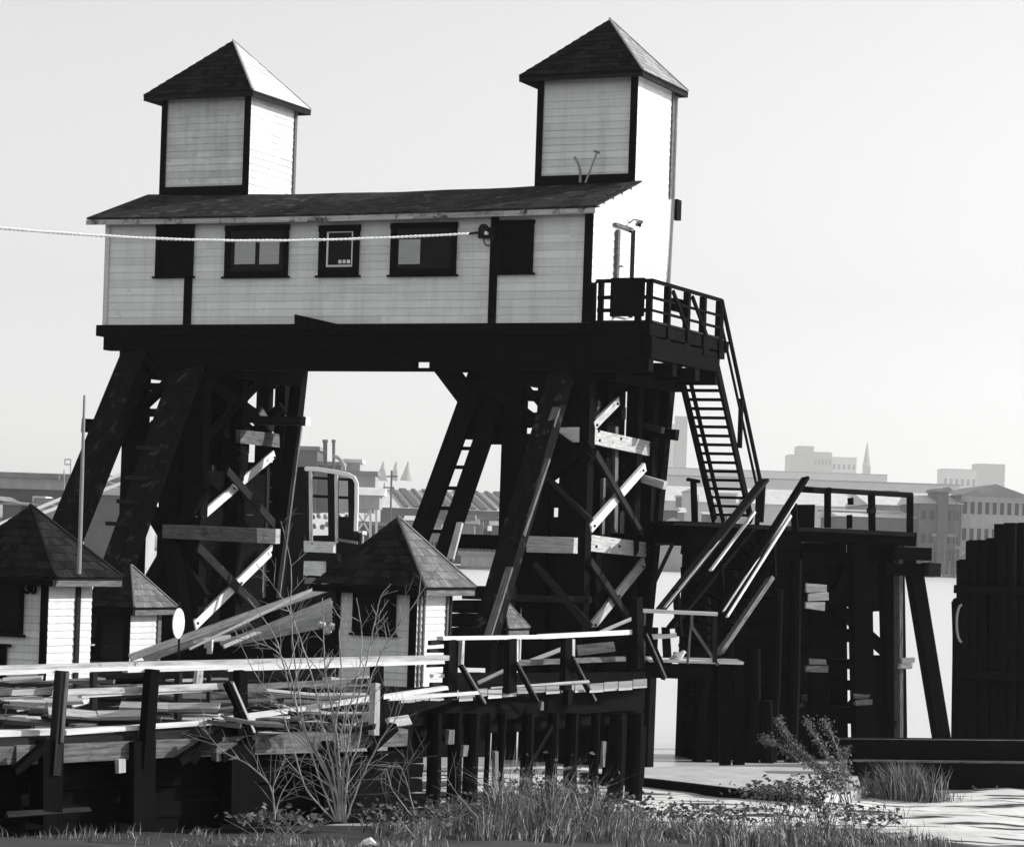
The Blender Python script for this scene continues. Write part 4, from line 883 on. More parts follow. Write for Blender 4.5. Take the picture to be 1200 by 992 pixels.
# ------------- loose planks
PK = [
 (152, 771, 384, 688, 9, 54.6, PALEW, 'long grey plank leaning up to the right behind the round sign', .06),
 (168, 771, 290, 726, 14, 55.4, GREYW, 'wide dark board lying behind the long leaning grey plank', .06),
 (222, 760, 388, 680, 4, 54, BRIGHTW, 'narrow bright batten sloping up toward the pale block ends', .05),
 (225, 752, 270, 747, 5.5, 55, BRIGHTW, 'short bright board end propped above a white block', .1),
 (262, 758, 388, 704, 4, 54.5, BRIGHTW, 'pale edge board along the top of the collapsed boarded panel', .08),
 (20, 833, 70, 824, 3, 40, BRIGHTW, 'thin bright strip of wood at the far left of the deck', .05),
 (18, 849, 68, 840, 6, 39, PALEW, 'pale plank lying beside the far left railing post', .05),
 (85, 827, 110, 820, 4, 40, BRIGHTW, 'small bright offcut just right of the first railing post', .04),
 (116, 842, 160, 836, 6, 40, BRIGHTW, 'wedge shaped pale board on the deck between the first and second railing posts', .05),
 (128, 830, 176, 824, 5, 42, GREYW, 'grey board lying on the deck behind the pale wedge', .05),
 (226, 830, 241, 829.5, 7, 41, PALEW, 'small pale block on the deck near the thinnest stake', .08),
 (295, 816, 440, 812, 5, 42, GREYW, 'grey plank behind the bare shrub, uppermost of three', .05),
 (295, 829, 430, 823, 6, 41, PALEW, 'pale plank behind the bare shrub, middle of three', .05),
 (300, 848, 440, 836, 6, 39.5, GREYW, 'grey plank behind the bare shrub, lowest of three', .05),
 (455, 819, 560, 812, 4, 44, BRIGHTW, 'bright plank lying along the deck edge right of the middle hut', .05),
 (455, 847, 480, 843, 13, 39, PALEW, 'broken pale board end under the sloping plank', .06),
 (560, 800, 596, 783, 3.5, 52, PALEW, 'short pale batten leaning between the first two right railing posts', .05),
 (618, 776, 667, 757, 5, 55, BRIGHTW, 'bright plank leaning between the second and third right railing posts', .06),
 (700, 742, 742, 724, 3.5, 56.5, BRIGHTW, 'bright stick rising beside the foot of the right trestle', .05),
 (676, 762, 720, 757, 12, 57.5, GREYW, 'wide grey board standing behind the right railing', .06),
 (575, 806, 690, 798, 3, 49, PALEW, 'thin pale strip lying on the boardwalk behind the right railing', .04),
 (8, 955, 105, 948, 6, 32.0, DARK, 'grey board lying on the dark ground at the lower left corner', .05),
]
for u0, v0, u1, v1, w, Y, m_, lab, t in PK:
    b = MB(); p0, p1 = P(u0, v0, Y), P(u1, v1, Y + (1.2 if abs(u1 - u0) > 60 else .3)); ax = (p1 - p0).normalized(); b.beam(p0, p1, wpx(p0, ax.cross(W).normalized(), w), t, V((0, .9, -.3)), .012)
    solo(b, 'plank', m_, tuple((p0 + p1) / 2), lab, 'plank', 'loose planks')
rt = random.Random(42)
for i in range(110):
    u0 = rt.uniform(-60, 400); u1 = min(440, u0 + rt.uniform(35, 150)); Y = rt.uniform(34.6, 46); z0_ = ZD + rt.uniform(.04, .42); z1_ = z0_ + rt.uniform(-.1, .12)
    vv = lambda u, z: VH + (H0 - z) * F / Y + (u - CX) * .0335
    p0, p1 = P(u0, vv(u0, z0_), Y), P(u1, vv(u1, z1_), Y + rt.uniform(-.4, .7))
    if vv(u0, z0_) < 790 or max(vv(u0, z0_), vv(u1, z1_)) > 858: continue
    b = MB(); pm = p0.lerp(p1, .5) - EZ * rt.uniform(0, .05); w__ = rt.uniform(.07, .26); n_p = V((rt.uniform(-.3, .3), rt.uniform(-.5, .2), 1)); b.beam(p0, pm, w__, .05, n_p, .012); b.beam(pm, p1, w__, .05, n_p, .012)
    solo(b, 'board', (GREYW, GREYW, DARK, PALEW, GREYW, TARRED)[i % 6], tuple(pm), 'weathered board in the tangle heaped on the deck behind the left railing', 'board', 'boards heaped on the left deck')
# more faint boards lying across the deck
mini = [(30, 800, 120, 795), (120, 800, 172, 796), (200, 797, 262, 795), (190, 822, 235, 820), (250, 812, 330, 806), (20, 842, 66, 836), (85, 850, 150, 846), (195, 850, 262, 846), (310, 860, 420, 853), (330, 806, 440, 801), (320, 840, 440, 832), (40, 826, 90, 820)]
for i, (u0, v0, u1, v1) in enumerate(mini):
    p0, p1 = G(u0, v0, ZD + .07), G(u1, v1, ZD + .07)
    if (p1 - p0).length > 8: p1 = p0 + (p1 - p0).normalized() * 8
    b = MB(); b.beam(p0, p1, .16 + .05 * (i % 3), .05, EZ, .01); solo(b, 'plank', (GREYW, DARK, PALEW)[i % 3], tuple((p0 + p1) / 2), 'flat loose plank lying on the dark deck boards behind the left railing', 'plank', 'flat planks on the deck')
# collapsed boarded panel
b = MB(); pa, pb = Pl(P(330, 720, 55), (1, .25)), None
q = [pa.at(u, v) for u, v in ((262, 752), (388, 700), (389, 731), (372, 732), (340, 742), (300, 748))]; b.prism(q, pa.n * .05)
for k in range(6):
    a = pa.at(258 + 3 * k, 754 - 0 * k); c = pa.at(389, 705 + k * 5.2); b.beam(a - pa.n * .02, c - pa.n * (.02 + .01 * k), wpx(a, EZ, 4.5), .03, pa.n, .004)
solo(b, 'boarded_panel', PALEW, tuple(pa.at(330, 750)), 'collapsed pale clapboard panel fanning up to the right beside the middle hut', 'panel')
b = MB(); p = P(248, 758, 54.8); b.box(p - EZ * .02, V((-.16, 0, 0)), V((0, .3, 0)), EZ * .13); b.box(p - EZ * .14, V((-.1, 0, 0)), V((0, .25, 0)), EZ * .118); b.box(p + EZ * .112, V((-.2, 0.02, 0)), V((0, .3, 0)), EZ * .05)
solo(b, 'block', CONC, tuple(p - EZ * .15), 'small stepped white block under the short bright board end', 'block')
for i, (u, v) in enumerate(((373, 734), (380, 741), (386, 736))):
    b = MB(); p = P(u, v, 54); b.tube([p, p + V((.05, .02, .04)), p + V((.14, 0, .05))], [.05, .09, .05], 7); solo(b, 'stone', CONC, tuple(p), ('small pale stone left of two others under the boarded panel', 'small pale stone, lowest of three under the boarded panel', 'small pale stone nearest the middle hut wall')[i], 'stone', 'stones under the panel')
# dark lumber heap behind the deck (closes the foot of the left trestle)
for i, (u0, v0, u1, v1, w, lab) in enumerate(((110, 752, 420, 746, 18, 'upper dark baulk behind the boardwalk at the foot of the left trestle'), (20, 768, 520, 762, 22, 'lower dark baulk behind the boardwalk, under the other one'))):
    b = MB(); seg(b, Pl(P(250, 740, 63.2 + .0 * i), EX), u0, v0, u1, v1, w, .5, .01); solo(b, 'baulk', CREO, tuple(P((u0 + u1) / 2, v0 + 10, 63)), lab, 'timber baulk', 'baulks behind the boardwalk')
stk = thing('timber_stack', P(562, 790, 62.6), 'dark stack of short baulks between the middle hut and the right trestle', 'timber stack')
for k in range(6):
    b = MB(); seg(b, Pl(P(560, 740, 62.6), EX), 524 + rt.uniform(0, 5) + (14 if k == 0 else 0), 694 + k * 16, 592 + rt.uniform(-4, 6), 695 + k * 16, 15.4, .6, .02); b.build('baulk', CREO, stk)
# oval sign
sgn = thing('round_sign', P(209, 770, 50), 'round white sign seen edge-on on a thin dark pole above the left railing', 'sign')
b = MB(); b.tube([P(210, 705, 50), P(209.5, 772, 50)], .022, 6); b.build('pole', DARK, sgn)
b = MB(); c = P(208.5, 730, 49.95); pts = [c + V((math.cos(a) * .085, math.cos(a) * .2, math.sin(a) * .29)) for a in [i * math.pi / 12 for i in range(24)]]; b.prism(pts, V((.02, -.01, 0))); b.build('sign_plate', WHITEM, sgn)

# ================================================================== FAR SHORE
SH = 770.0
b = MB(); pts = [V((-3200, SH, -3)), V((3200, SH, -3)), V((3200, 6300, -3)), V((-3200, 6300, -3))]; b.prism(pts, EZ * 4.0)
o = b.build('far_shore', FARGREY); o['kind'] = 'structure'
def fbld(u0, u1, vt, Y, label, wall, roofm, roof='flat', dep=30, vb=None, rise=8, win=None, cat='building', name='warehouse', lean=1):
    x0, x1 = P(u0, vt, Y).x, P(u1, vt, Y).x; zt = P((u0 + u1) / 2, vt, Y).z; z0 = 1.0 if vb is None else P((u0 + u1) / 2, vb, Y).z
    t = thing(name, ((x0 + x1) / 2, Y, z0), label, cat)
    b = MB(); b.box(V((x0, Y, z0)), V((x1 - x0, 0, 0)), V((0, dep, 0)), EZ * (zt - z0)); b.build('wall', wall, t)
    b = MB(); k = rise * Y / F; e = .6
    if roof == 'flat': b.box(V((x0 - e, Y - e, zt + .01)), V((x1 - x0 + 2 * e, 0, 0)), V((0, dep, 0)), EZ * .9)
    elif roof == 'gable': b.prism([V((x0 - 1, Y - 1, zt + .01)), V((x1 + 1, Y - 1, zt + .01)), V(((x0 + x1) / 2, Y - 1, zt + k))], V((0, dep, 0)))
    elif roof == 'slope': b.prism([V((x0 - 1, Y - 1, zt + .01)), V((x0 - 1, Y + dep, zt + .01)), V((x0 - 1, Y + dep * .6, zt + k))], V((x1 - x0 + 2, 0, 0)))
    b.build('roof', roofm, t)
    if win:
        r, c, wh = win
        for i in range(r):
            for j in range(c):
                ww = (x1 - x0) / c * .5; hh = (zt - z0) / r * wh; xx = x0 + (x1 - x0) * (j + .25) / c; zz = z0 + (zt - z0) * (i + .3) / r
                b = MB(); b.box(V((xx, Y - .25, zz)), V((ww, 0, 0)), V((0, .2, 0)), EZ * hh); b.build('window', FARGLASS, t)
    return t
fbld(1127, 1205, 581, SH + 4, 'big gabled brick warehouse at the right end of the far shore', FARMID, FARGREY, 'gable', 60, rise=14, win=(3, 9, .45))
fbld(1078, 1126, 590, SH + 2, 'dark brick block standing left of the gabled warehouse', FARDARK, FARPALE, 'slope', 40, rise=14, win=(3, 5, .4))
fbld(1100, 1112, 576, SH + 1, 'narrow dark stair block in front of the brick block', FARDARK, FARGREY, 'flat', 20)
fbld(985, 1077, 606, SH + 6, 'long low dark brick shed between the pier railing and the brick block', FARDARK, FARPALE, 'slope', 50, rise=10, win=(1, 12, .4))
fbld(1020, 1090, 592, SH + 90, 'grey shed with a pale slanting roof behind the low brick shed', FARMID, FARROOF, 'slope', 60, rise=16)
fbld(890, 984, 640, SH + 4, 'low dark wharf shed behind the gangway', FARDARK, FARROOF, 'slope', 30, rise=24)
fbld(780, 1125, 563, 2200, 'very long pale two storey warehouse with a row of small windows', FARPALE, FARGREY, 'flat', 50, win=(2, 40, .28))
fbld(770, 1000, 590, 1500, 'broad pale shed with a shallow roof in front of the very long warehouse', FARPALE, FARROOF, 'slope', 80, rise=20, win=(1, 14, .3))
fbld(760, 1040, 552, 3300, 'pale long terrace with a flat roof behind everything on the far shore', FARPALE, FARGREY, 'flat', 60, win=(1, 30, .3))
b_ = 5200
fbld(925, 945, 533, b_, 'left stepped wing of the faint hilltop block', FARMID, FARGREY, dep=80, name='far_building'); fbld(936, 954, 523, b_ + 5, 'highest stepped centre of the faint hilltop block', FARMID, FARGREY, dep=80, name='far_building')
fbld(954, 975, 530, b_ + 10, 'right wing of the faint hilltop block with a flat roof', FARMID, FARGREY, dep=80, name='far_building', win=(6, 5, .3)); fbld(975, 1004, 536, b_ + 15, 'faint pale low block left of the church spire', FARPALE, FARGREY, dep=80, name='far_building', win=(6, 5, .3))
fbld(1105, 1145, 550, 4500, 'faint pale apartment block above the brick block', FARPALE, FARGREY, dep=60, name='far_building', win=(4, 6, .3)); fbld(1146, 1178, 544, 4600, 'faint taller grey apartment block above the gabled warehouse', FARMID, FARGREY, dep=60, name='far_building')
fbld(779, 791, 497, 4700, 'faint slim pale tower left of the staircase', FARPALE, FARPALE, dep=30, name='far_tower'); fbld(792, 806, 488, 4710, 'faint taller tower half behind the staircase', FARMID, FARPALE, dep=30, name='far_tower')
ch = thing('church', P(1016, 560, 5000).xy.to_3d(), 'faint church with a needle spire on the skyline', 'church')
x, z = P(1016, 546, 5000).x, P(1016, 546, 5000).z
b = MB(); b.box(V((x - 7, 5000, 1)), V((14, 0, 0)), V((0, 10, 0)), EZ * (z - 1)); b.build('tower', FARMID, ch)
b = MB(); zt = P(1016, 517, 5000).z; b.tube([V((x, 5005, z)), V((x, 5005, z + (zt - z) * .6)), V((x, 5005, zt))], [8, 3.5, .5], 8); b.build('spire', FARMID, ch)
# middle: plant, sheds, cones
fbld(346, 372, 527, 640, 'dark clad plant block left of the two stacks', FARDARK, FARGREY, dep=20, vb=600, name='plant_block')
fbld(372, 400, 545, 642, 'low plant block below the two stacks', FARDARK, FARGREY, dep=20, vb=600, name='plant_block')
for u, v0, v1, r_, lab in ((381, 515, 548, 2.6, 'left of two short dark stacks on the plant'), (391, 515, 550, 1.9, 'right and slimmer of two short dark stacks on the plant')):
    Y = 638; s_ = Y / F; b = MB(); b.tube([P(u, v1, Y), P(u, v0 + 4, Y), P(u, v0 + 3, Y), P(u, v0, Y)], [r_ * .9 * s_, r_ * s_, r_ * 1.3 * s_, r_ * 1.3 * s_], 9); solo(b, 'stack', FARDARK, tuple(P(u, v1, Y)), lab, 'chimney stack')
b = MB(); Y = 637; 
pp = [P(u, v, Y) for u, v in ((391, 534), (396, 536), (400, 540), (403, 547), (404, 556))]; b.tube(pp, .5, 7)
solo(b, 'duct', FARMID, tuple(P(404, 556, Y)), 'curved duct on top of the plant, right of the stacks', 'duct')
fbld(405, 422, 542, 655, 'small pale roof house right of the stacks', FARMID, FARROOF, 'flat', 12, vb=560, name='shed')
fbld(398, 440, 556, 620, 'grey corrugated shed above the pale loading shed', FARMID, FARGREY, 'flat', 14, vb=600, name='shed')
sh = fbld(415, 445, 580, 560, 'pale loading shed standing on cross braced stilts', FARMID, FARROOF, 'slope', 12, vb=596, rise=10, name='stilted_shed')
for u in (416, 434, 441): b = MB(); b.beam(P(u, 596, 561), P(u, 650, 561), .5, .5, W); b.build('stilt', FARPALE, sh)
for a, c in (((417, 598), (434, 625)), ((434, 598), (417, 625)), ((417, 626), (434, 650))): b = MB(); b.beam(P(*a, 561.4), P(*c, 561.4), .4, .3, W); b.build('brace', FARPALE, sh)
for u, w, lab in ((447, 14, 'left of three faint conical burners beyond the sheds'), (462, 8, 'small middle one of three faint conical burners'), (476, 15, 'right and largest of three faint conical burners')):
    Y = 3600; s_ = Y / F; b = MB(); b.tube([P(u, 563, Y), P(u + 1.5, 546, Y), P(u + 2.5, 541, Y)], [w / 2 * s_, 1.8 * s_, 1 * s_], 12); solo(b, 'conical_burner', FARMID, tuple(P(u, 563, Y)), lab, 'burner')
sh = fbld(446, 610, 597, 700, 'long shed with a bright ribbed sloping roof behind the raking legs', FARDARK, FARROOF, 'slope', 70, rise=26, name='warehouse')
for k in range(12):
    b = MB(); u = 450 + k * 13; zt = P(528, 597, 700).z; kk = 26 * 700 / F; x_ = P(u, 597, 700).x; b.beam(V((x_, 700 + 40, zt + kk * 41 / 43 + .3)), V((x_ + 6, 700, zt + kk / 43 + .3)), 1.0 + .9 * (k % 3 == 1), .4, EZ); b.build('roof_rib', FARDARK, sh)
fbld(400, 620, 618, 600, 'dark low quay shed in front of the ribbed roof', FARDARK, FARGREY, 'flat', 25, name='quay_shed', win=(1, 14, .3))
fbld(540, 640, 652, 538, 'low grey quay wall left of the right trestle', FARMID, FARGREY, 'flat', 12, name='quay_wall', vb=665, cat='wall'); fbld(755, 835, 640, 640, 'low grey barge shed seen between trestle and gangway', FARMID, FARPALE, 'flat', 12, name='quay_shed', vb=672)
up = thing('utility_pole', P(458, 604, 520).xy.to_3d(), 'thin utility pole with two crossarms above the middle hut', 'pole')
b = MB(); b.tube([P(459, 551, 520), P(457, 640, 520)], .2, 6); b.build('mast', FARDARK, up)
for v in (558, 571): b = MB(); b.tube([P(449 if v > 560 else 453, v, 520), P(466 if v < 560 else 462, v, 520)], .14, 5); b.build('crossarm', FARDARK, up)
# left: shed, boom, aerial frame
sh = fbld(-60, 122, 573, 420, 'long dark shed with a pale roof edge at the left of the far shore', FARDARK, FARMID, 'flat', 40, name='warehouse'); 
fbld(-60, 145, 560, 470, 'pale walled shed showing above the long dark shed', FARMID, FARGREY, 'flat', 20, name='warehouse')
fbld(100, 160, 580, 380, 'dark sloping roofed shed behind the left hut', FARDARK, FARGREY, 'slope', 16, rise=10, name='warehouse')
bo = thing('conveyor', P(15, 612, 330).xy.to_3d(), 'long pale inclined conveyor rising to the right behind the raking leg', 'conveyor')
for v0, v1 in ((608, 552), (613, 563)): b = MB(); b.beam(P(-40, v0 + 22, 330), P(150, v1, 340), .4, .4, W); b.build('chord', FARPALE, bo)
for k in range(14): b = MB(); f0_, f1_ = k / 14, (k + 1) / 14; b.beam(P(-40, 630, 330).lerp(P(150, 552, 340), f0_), P(-40, 635, 330).lerp(P(150, 563, 340), f1_), .2, .2, W); b.build('lattice', FARMID, bo)
ae = thing('aerial_frame', P(80, 600, 400).xy.to_3d(), 'thin aerial frame with two uprights above the long dark shed', 'aerial')
for (u0, v0, u1, v1) in ((75, 550, 75, 600), (83, 538, 82, 580), (76, 544, 83, 544), (76, 538, 83, 538), (69, 556, 69, 562), (76, 538, 76, 544)): b = MB(); b.tube([P(u0, v0, 400), P(u1, v1, 400)], .09, 5); b.build('rod', FARMID, ae)
rf_ = random.Random(9)
for i in range(84):
    z_ = rf_.choice(((395, 640, 540, 595, 606, 640), (530, 640, 540, 595, 612, 645), (755, 985, 774, 1100, 592, 648), (770, 900, 775, 1400, 575, 640), (985, 1125, 800, 1500, 575, 610), (985, 1185, 771, 773, 628, 655), (-40, 200, 380, 415, 585, 600)))
    Y = rf_.uniform(z_[2], z_[3]); u = rf_.uniform(z_[0], z_[1]); w = rf_.uniform(6, 26); vt = rf_.uniform(z_[4], z_[5]); k = rf_.random()
    t = fbld(u, u + w, vt, Y, 'low waterfront building in the crowded far shore', rf_.choice((FARDARK, FARMID, FARMID, FARPALE)), rf_.choice((FARGREY, FARROOF, FARPALE, FARGREY)), rf_.choice(('flat', 'gable', 'slope')), rf_.uniform(8, 25), rise=rf_.uniform(2, 7), win=(1, int(w / 3.5), .35) if w > 12 else None, name='far_building'); t['group'] = 'low buildings along the far shore'
for i in range(22):
    u = rf_.choice((rf_.uniform(395, 620), rf_.uniform(760, 1130), rf_.uniform(15, 150))); Y = rf_.uniform(520, 900); vt = rf_.uniform(560, 605) if u > 200 else rf_.uniform(548, 570)
    b = MB(); a = P(u, vt, Y); b.tube([V((a.x, a.y, 1.)), a], [.22, .12], 5); solo(b, 'mast', FARDARK, (a.x, a.y, 1.), 'thin dark mast standing on the far shore', 'mast', 'masts along the far shore')
# quayside clutter: hulls and stacks at the waterline
for i in range(16):
    u = rf_.choice((rf_.uniform(540, 640), rf_.uniform(770, 900), rf_.uniform(1075, 1180))); Y = rf_.uniform(745, 765); s_ = Y / F; x_ = P(u, 660, Y).x; w = rf_.uniform(8, 22) * s_; h = rf_.uniform(3, 8) * s_
    b = MB(); b.prism([V((x_ - w * .42, Y, -.2)), V((x_ + w * .42, Y, -.2)), V((x_ + w / 2, Y, h)), V((x_ - w / 2, Y, h * .9))], V((0, 5, 0))); t = thing('moored_barge', (x_, Y, 0), 'low hull moored against the far bank', 'barge', 'hulls along the far bank'); b.build('hull', rf_.choice((FARDARK, FARPALE, FARMID)), t)
    b = MB(); b.box(V((x_ - w * .2, Y + 1, h + .01)), V((w * .3, 0, 0)), V((0, 3, 0)), EZ * h * .7); b.build('cabin', rf_.choice((FARPALE, FARMID)), t)
# shoreline trees and bushes on the far bank
def bush(u, v, Y, w, h, lab, name='shore_tree'):
    t = thing(name, P(u, v + h, Y).xy.to_3d(), lab, 'tree', 'trees on the far bank'); b = MB(); s_ = Y / F; c = P(u, v, Y)
    for _ in range(260):
        r = random.random() ** .5; a = random.uniform(0, 6.28); e = random.uniform(-1, 1); p = c + V((math.cos(a) * r * w * s_, math.sin(a) * r * w * s_ * .7, (e * .5 - r * .2) * h * s_)); k = s_ * random.uniform(.6, 1.4)
        n = len(b.v); b.v += [tuple(p + V((random.uniform(-1, 1), random.uniform(-1, 1), random.uniform(-1, 1))) * k) for _ in range(3)]; b.f.append((n, n + 1, n + 2)); b.uv += [(0, 0), (1, 0), (0, 1)]; b.mi.append(0)
    b.build('crown', FARDARK, t, fix=False); b = MB(); b.tube([V((c.x, c.y, .9)), c], [.4, .2], 6); b.build('trunk', FARDARK, t)
for i, (u, w, l_) in enumerate(((768, 14, 'leftmost scrubby tree on the far bank by the right trestle'), (792, 18, 'scrubby tree on the far bank under the staircase'), (826, 14, 'scrubby tree on the far bank left of the pier deck'), (1112, 10, 'small bush on the far bank right of the pier'), (568, 18, 'dark bush on the far bank seen under the house'), (600, 12, 'smaller bush beside the dark bush under the house'))):
    bush(u, 656, 762, w, 14, l_)

# ================================================================== PLANTS IN FRONT
def poly(pts, n=5, wob=0.):
    """smooth polyline through points"""
    out = []
    for i in range(len(pts) - 1):
        p0 = pts[max(i - 1, 0)]; p1 = pts[i]; p2 = pts[i + 1]; p3 = pts[min(i + 2, len(pts) - 1)]
        for k in range(n):
            t = k / n; out.append(.5 * ((2 * p1) + (p2 - p0) * t + (2 * p0 - 5 * p1 + 4 * p2 - p3) * t * t + (3 * p1 - p0 - 3 * p2 + p3) * t ** 3) + V((random.uniform(-wob, wob), random.uniform(-wob, wob), 0)))
    return out + [pts[-1]]
def twig(b, p, d, L_, r, depth):
    n = max(3, int(L_ / .12)); pts = [p]; q = p.copy(); dd = d.normalized()
    for i in range(n):
        dd = (dd + V((random.gauss(0, .09), random.gauss(0, .09), random.gauss(.02, .06)))).normalized(); q = q + dd * (L_ / n); pts.append(q.copy())
    b.tube(pts, [r * (1 - .75 * i / n) for i in range(n + 1)], 5 if r > .006 else 4)
    if depth > 0:
        for i in range(1, n):
            if random.random() < .42:
                a = random.uniform(.4, .95) * random.choice((-1, 1)); s = V((math.cos(a) * dd.x - math.sin(a) * dd.z, dd.y + random.uniform(-.4, .4), math.sin(a) * dd.x + math.cos(a) * dd.z)); twig(b, pts[i], s, L_ * random.uniform(.3, .55), r * .5, depth - 1)
def bare_shrub(stems, Y, label, name='bare_shrub', base=.016, density=.5):
    px = [proj_ for proj_ in stems]; b = MB(); t = MB(); u0, v0 = stems[0][0]
    bp = P(u0, v0, Y)
    for s in stems:
        dy = random.uniform(-.4, .4); pts = [P(u, v, Y + dy * i / len(s)) for i, (u, v) in enumerate(s)]; c = poly(pts, 7, .006); n = len(c)
        r0 = base * random.uniform(.75, 1.15); b.tube(c, [r0 * (1 - .72 * i / n) for i in range(n)], 6)
        for i in range(3, n - 1):
            if random.random() < density:
                d = (c[i + 1] - c[i]).normalized(); a = random.uniform(.35, .9) * random.choice((-1, 1)); sd_ = V((math.cos(a) * d.x - math.sin(a) * d.z, d.y + random.uniform(-.5, .5), math.sin(a) * d.x + math.cos(a) * d.z)); twig(t, c[i], sd_, random.uniform(.2, .8) * (1.1 - i / n * .5), r0 * .42, 1)
    o = thing(name, bp, label, 'shrub'); b.build('stems', BARK, o, smooth=True); t.build('twigs', BARK, o, smooth=True); return o
YS = 31.8
bare_shrub([
 [(395, 962), (372, 905), (357, 850), (347, 790), (341, 720), (341, 663), (329, 610)],
 [(398, 962), (390, 900), (378, 850), (368, 800), (349, 740), (330, 700), (300, 660)],
 [(400, 962), (398, 900), (393, 850), (383, 800), (380, 760), (378, 700)],
 [(402, 962), (403, 900), (412, 850), (424, 800), (437, 740), (446, 700), (458, 684)],
 [(396, 962), (384, 905), (360, 860), (338, 800), (322, 745), (290, 700)],
 [(404, 962), (408, 905), (420, 870), (430, 810), (450, 760), (480, 715), (515, 662)],
 [(393, 962), (360, 925), (345, 880), (328, 830), (300, 790), (276, 742)],
 [(399, 962), (396, 905), (392, 860), (400, 800), (398, 740), (405, 700)],
 [(406, 960), (420, 920), (445, 868), (462, 845), (474, 820)],
 [(400, 962), (394, 930), (366, 875), (350, 840), (340, 790), (320, 760), (270, 745)],
 [(401, 962), (408, 900), (404, 850), (420, 790), (424, 742), (418, 700)],
], YS, 'bare leafless shrub with pale fanning stems in front of the boardwalk', density=.42)
bare_shrub([[(322, 960), (320, 925), (327, 905), (335, 888)], [(322, 955), (316, 920), (290, 895), (262, 880), (240, 855), (230, 838)], [(321, 958), (330, 930), (345, 905)]], YS + .4, 'small low bare shrub arching left at the foot of the big one', base=.011, density=.4)
bare_shrub([[(560, 958), (536, 930), (520, 905)], [(486, 955), (476, 915), (466, 895), (450, 905)], [(482, 955), (460, 925), (452, 900), (446, 918)]], YS + 4, 'dry broken stalks between the shrub and the boardwalk piles', base=.012, density=.5)

def grass(name, label, cat, spots, m, seed, kind=None, group=None):
    """spots: (u, v, spread px, count, height m, lean, width)"""
    rnd = random.Random(seed); b = MB()
    for u, v, sp, cnt, hh, lean, wd, Y in spots:
        for _ in range(cnt):
            p = P(u + rnd.gauss(0, sp), v, Y); p.y += rnd.gauss(0, .5); p.z = gz(p.x, p.y) - .03
            h = hh * rnd.uniform(.45, 1.25); a = rnd.uniform(0, 6.28); l = rnd.gauss(lean, .35); dx = V((l * h, rnd.gauss(0, .3) * h, 0)); s = V((math.cos(a), math.sin(a), 0)) * wd * rnd.uniform(.6, 1.4)
            q1 = p + dx * .25 + EZ * h * .55; q2 = p + dx * .9 + EZ * h * (1 - min(.5, abs(l) * .35)); n = len(b.v)
            b.v += [tuple(p - s), tuple(p + s), tuple(q1 - s * .8), tuple(q1 + s * .8), tuple(q2)]
            b.f += [(n, n + 1, n + 3, n + 2), (n + 2, n + 3, n + 4)]; b.uv += [(0, 0)] * 7; b.mi += [0, 0]
    return b
GRASSM = mat('dry_straw_grass', .22, .6, obj=True, scale=(2.5, 2.5), island=.9, bump=0)
sp = []
R_ = random.Random(3)
# (strip positions follow the ground where the frame cuts it)
def zone(u0, u1, n, cnt, hh, lean, wd, Y0, Y1):
    for _ in range(n):
        Y = R_.uniform(Y0, Y1); u = R_.uniform(u0, u1); sp.append((u, 900, R_.choice((3, 5, 14)), int(cnt * R_.uniform(.4, 1.5)), hh * R_.choice((.45, .7, 1., 1.4)), lean + R_.uniform(-.4, .4), wd, Y))
zone(230, 520, 60, 40, .12, .1, .006, 31.3, 34); zone(500, 760, 80, 50, .38, .15, .008, 36, 44); zone(580, 720, 55, 50, .85, .12, .007, 38.5, 43)
zone(700, 1000, 85, 50, .32, -.1, .009, 38.5, 46); zone(960, 1080, 30, 45, .22, -.2, .008, 40, 46); zone(1060, 1130, 10, 30, .15, -.2, .008, 41.5, 45); zone(440, 600, 40, 40, .35, .2, .008, 37, 45); zone(-60, 240, 40, 20, .14, 0, .006, 31.2, 33); zone(860, 1120, 26, 14, .16, -.3, .008, 46, 56)
o = grass('grass', '', '', sp, GRASSM, 5).build('grass', GRASSM, fix=False); tag(o, 'dry straw coloured grass and weeds along the foreground bank', 'grass', kind='stuff')
# grass tuft against the baulk
def tuft(pts, Y, n, hh, label, seed, spread=.35, lean=.1):
    rnd = random.Random(seed); b = MB(); base = P(pts[0], pts[1], Y); base.z = gz(base.x, base.y)
    for _ in range(n):
        p = base + V((rnd.gauss(0, spread), rnd.gauss(0, .2), 0)); p.z = gz(p.x, p.y) - .02; h = hh * rnd.uniform(.4, 1.2); l = rnd.gauss(lean, .28); a = rnd.uniform(0, 6.28); s = V((math.cos(a), math.sin(a), 0)) * .009
        q1 = p + V((l * h * .3, 0, h * .6)); q2 = p + V((l * h, rnd.gauss(0, .2) * h, h)); n0 = len(b.v); b.v += [tuple(p - s), tuple(p + s), tuple(q1 - s), tuple(q1 + s), tuple(q2)]; b.f += [(n0, n0 + 1, n0 + 3, n0 + 2), (n0 + 2, n0 + 3, n0 + 4)]; b.uv += [(0, 0)] * 7; b.mi += [0, 0]
    return solo(b, 'grass_tuft', GRASSM, tuple(base), label, 'grass tuft', fix=False)
tuft((1066, 926), 56.5, 900, .75, 'tall pale grass tuft in front of the lower black timber', 11, .3, -.15)
tuft((1032, 926), 56.8, 300, .42, 'small pale grass tuft left of the tall one', 12, .22, -.3)
tuft((1090, 926), 56.3, 260, .28, 'low grass tuft at the right foot of the tall one', 13, .25, .3)
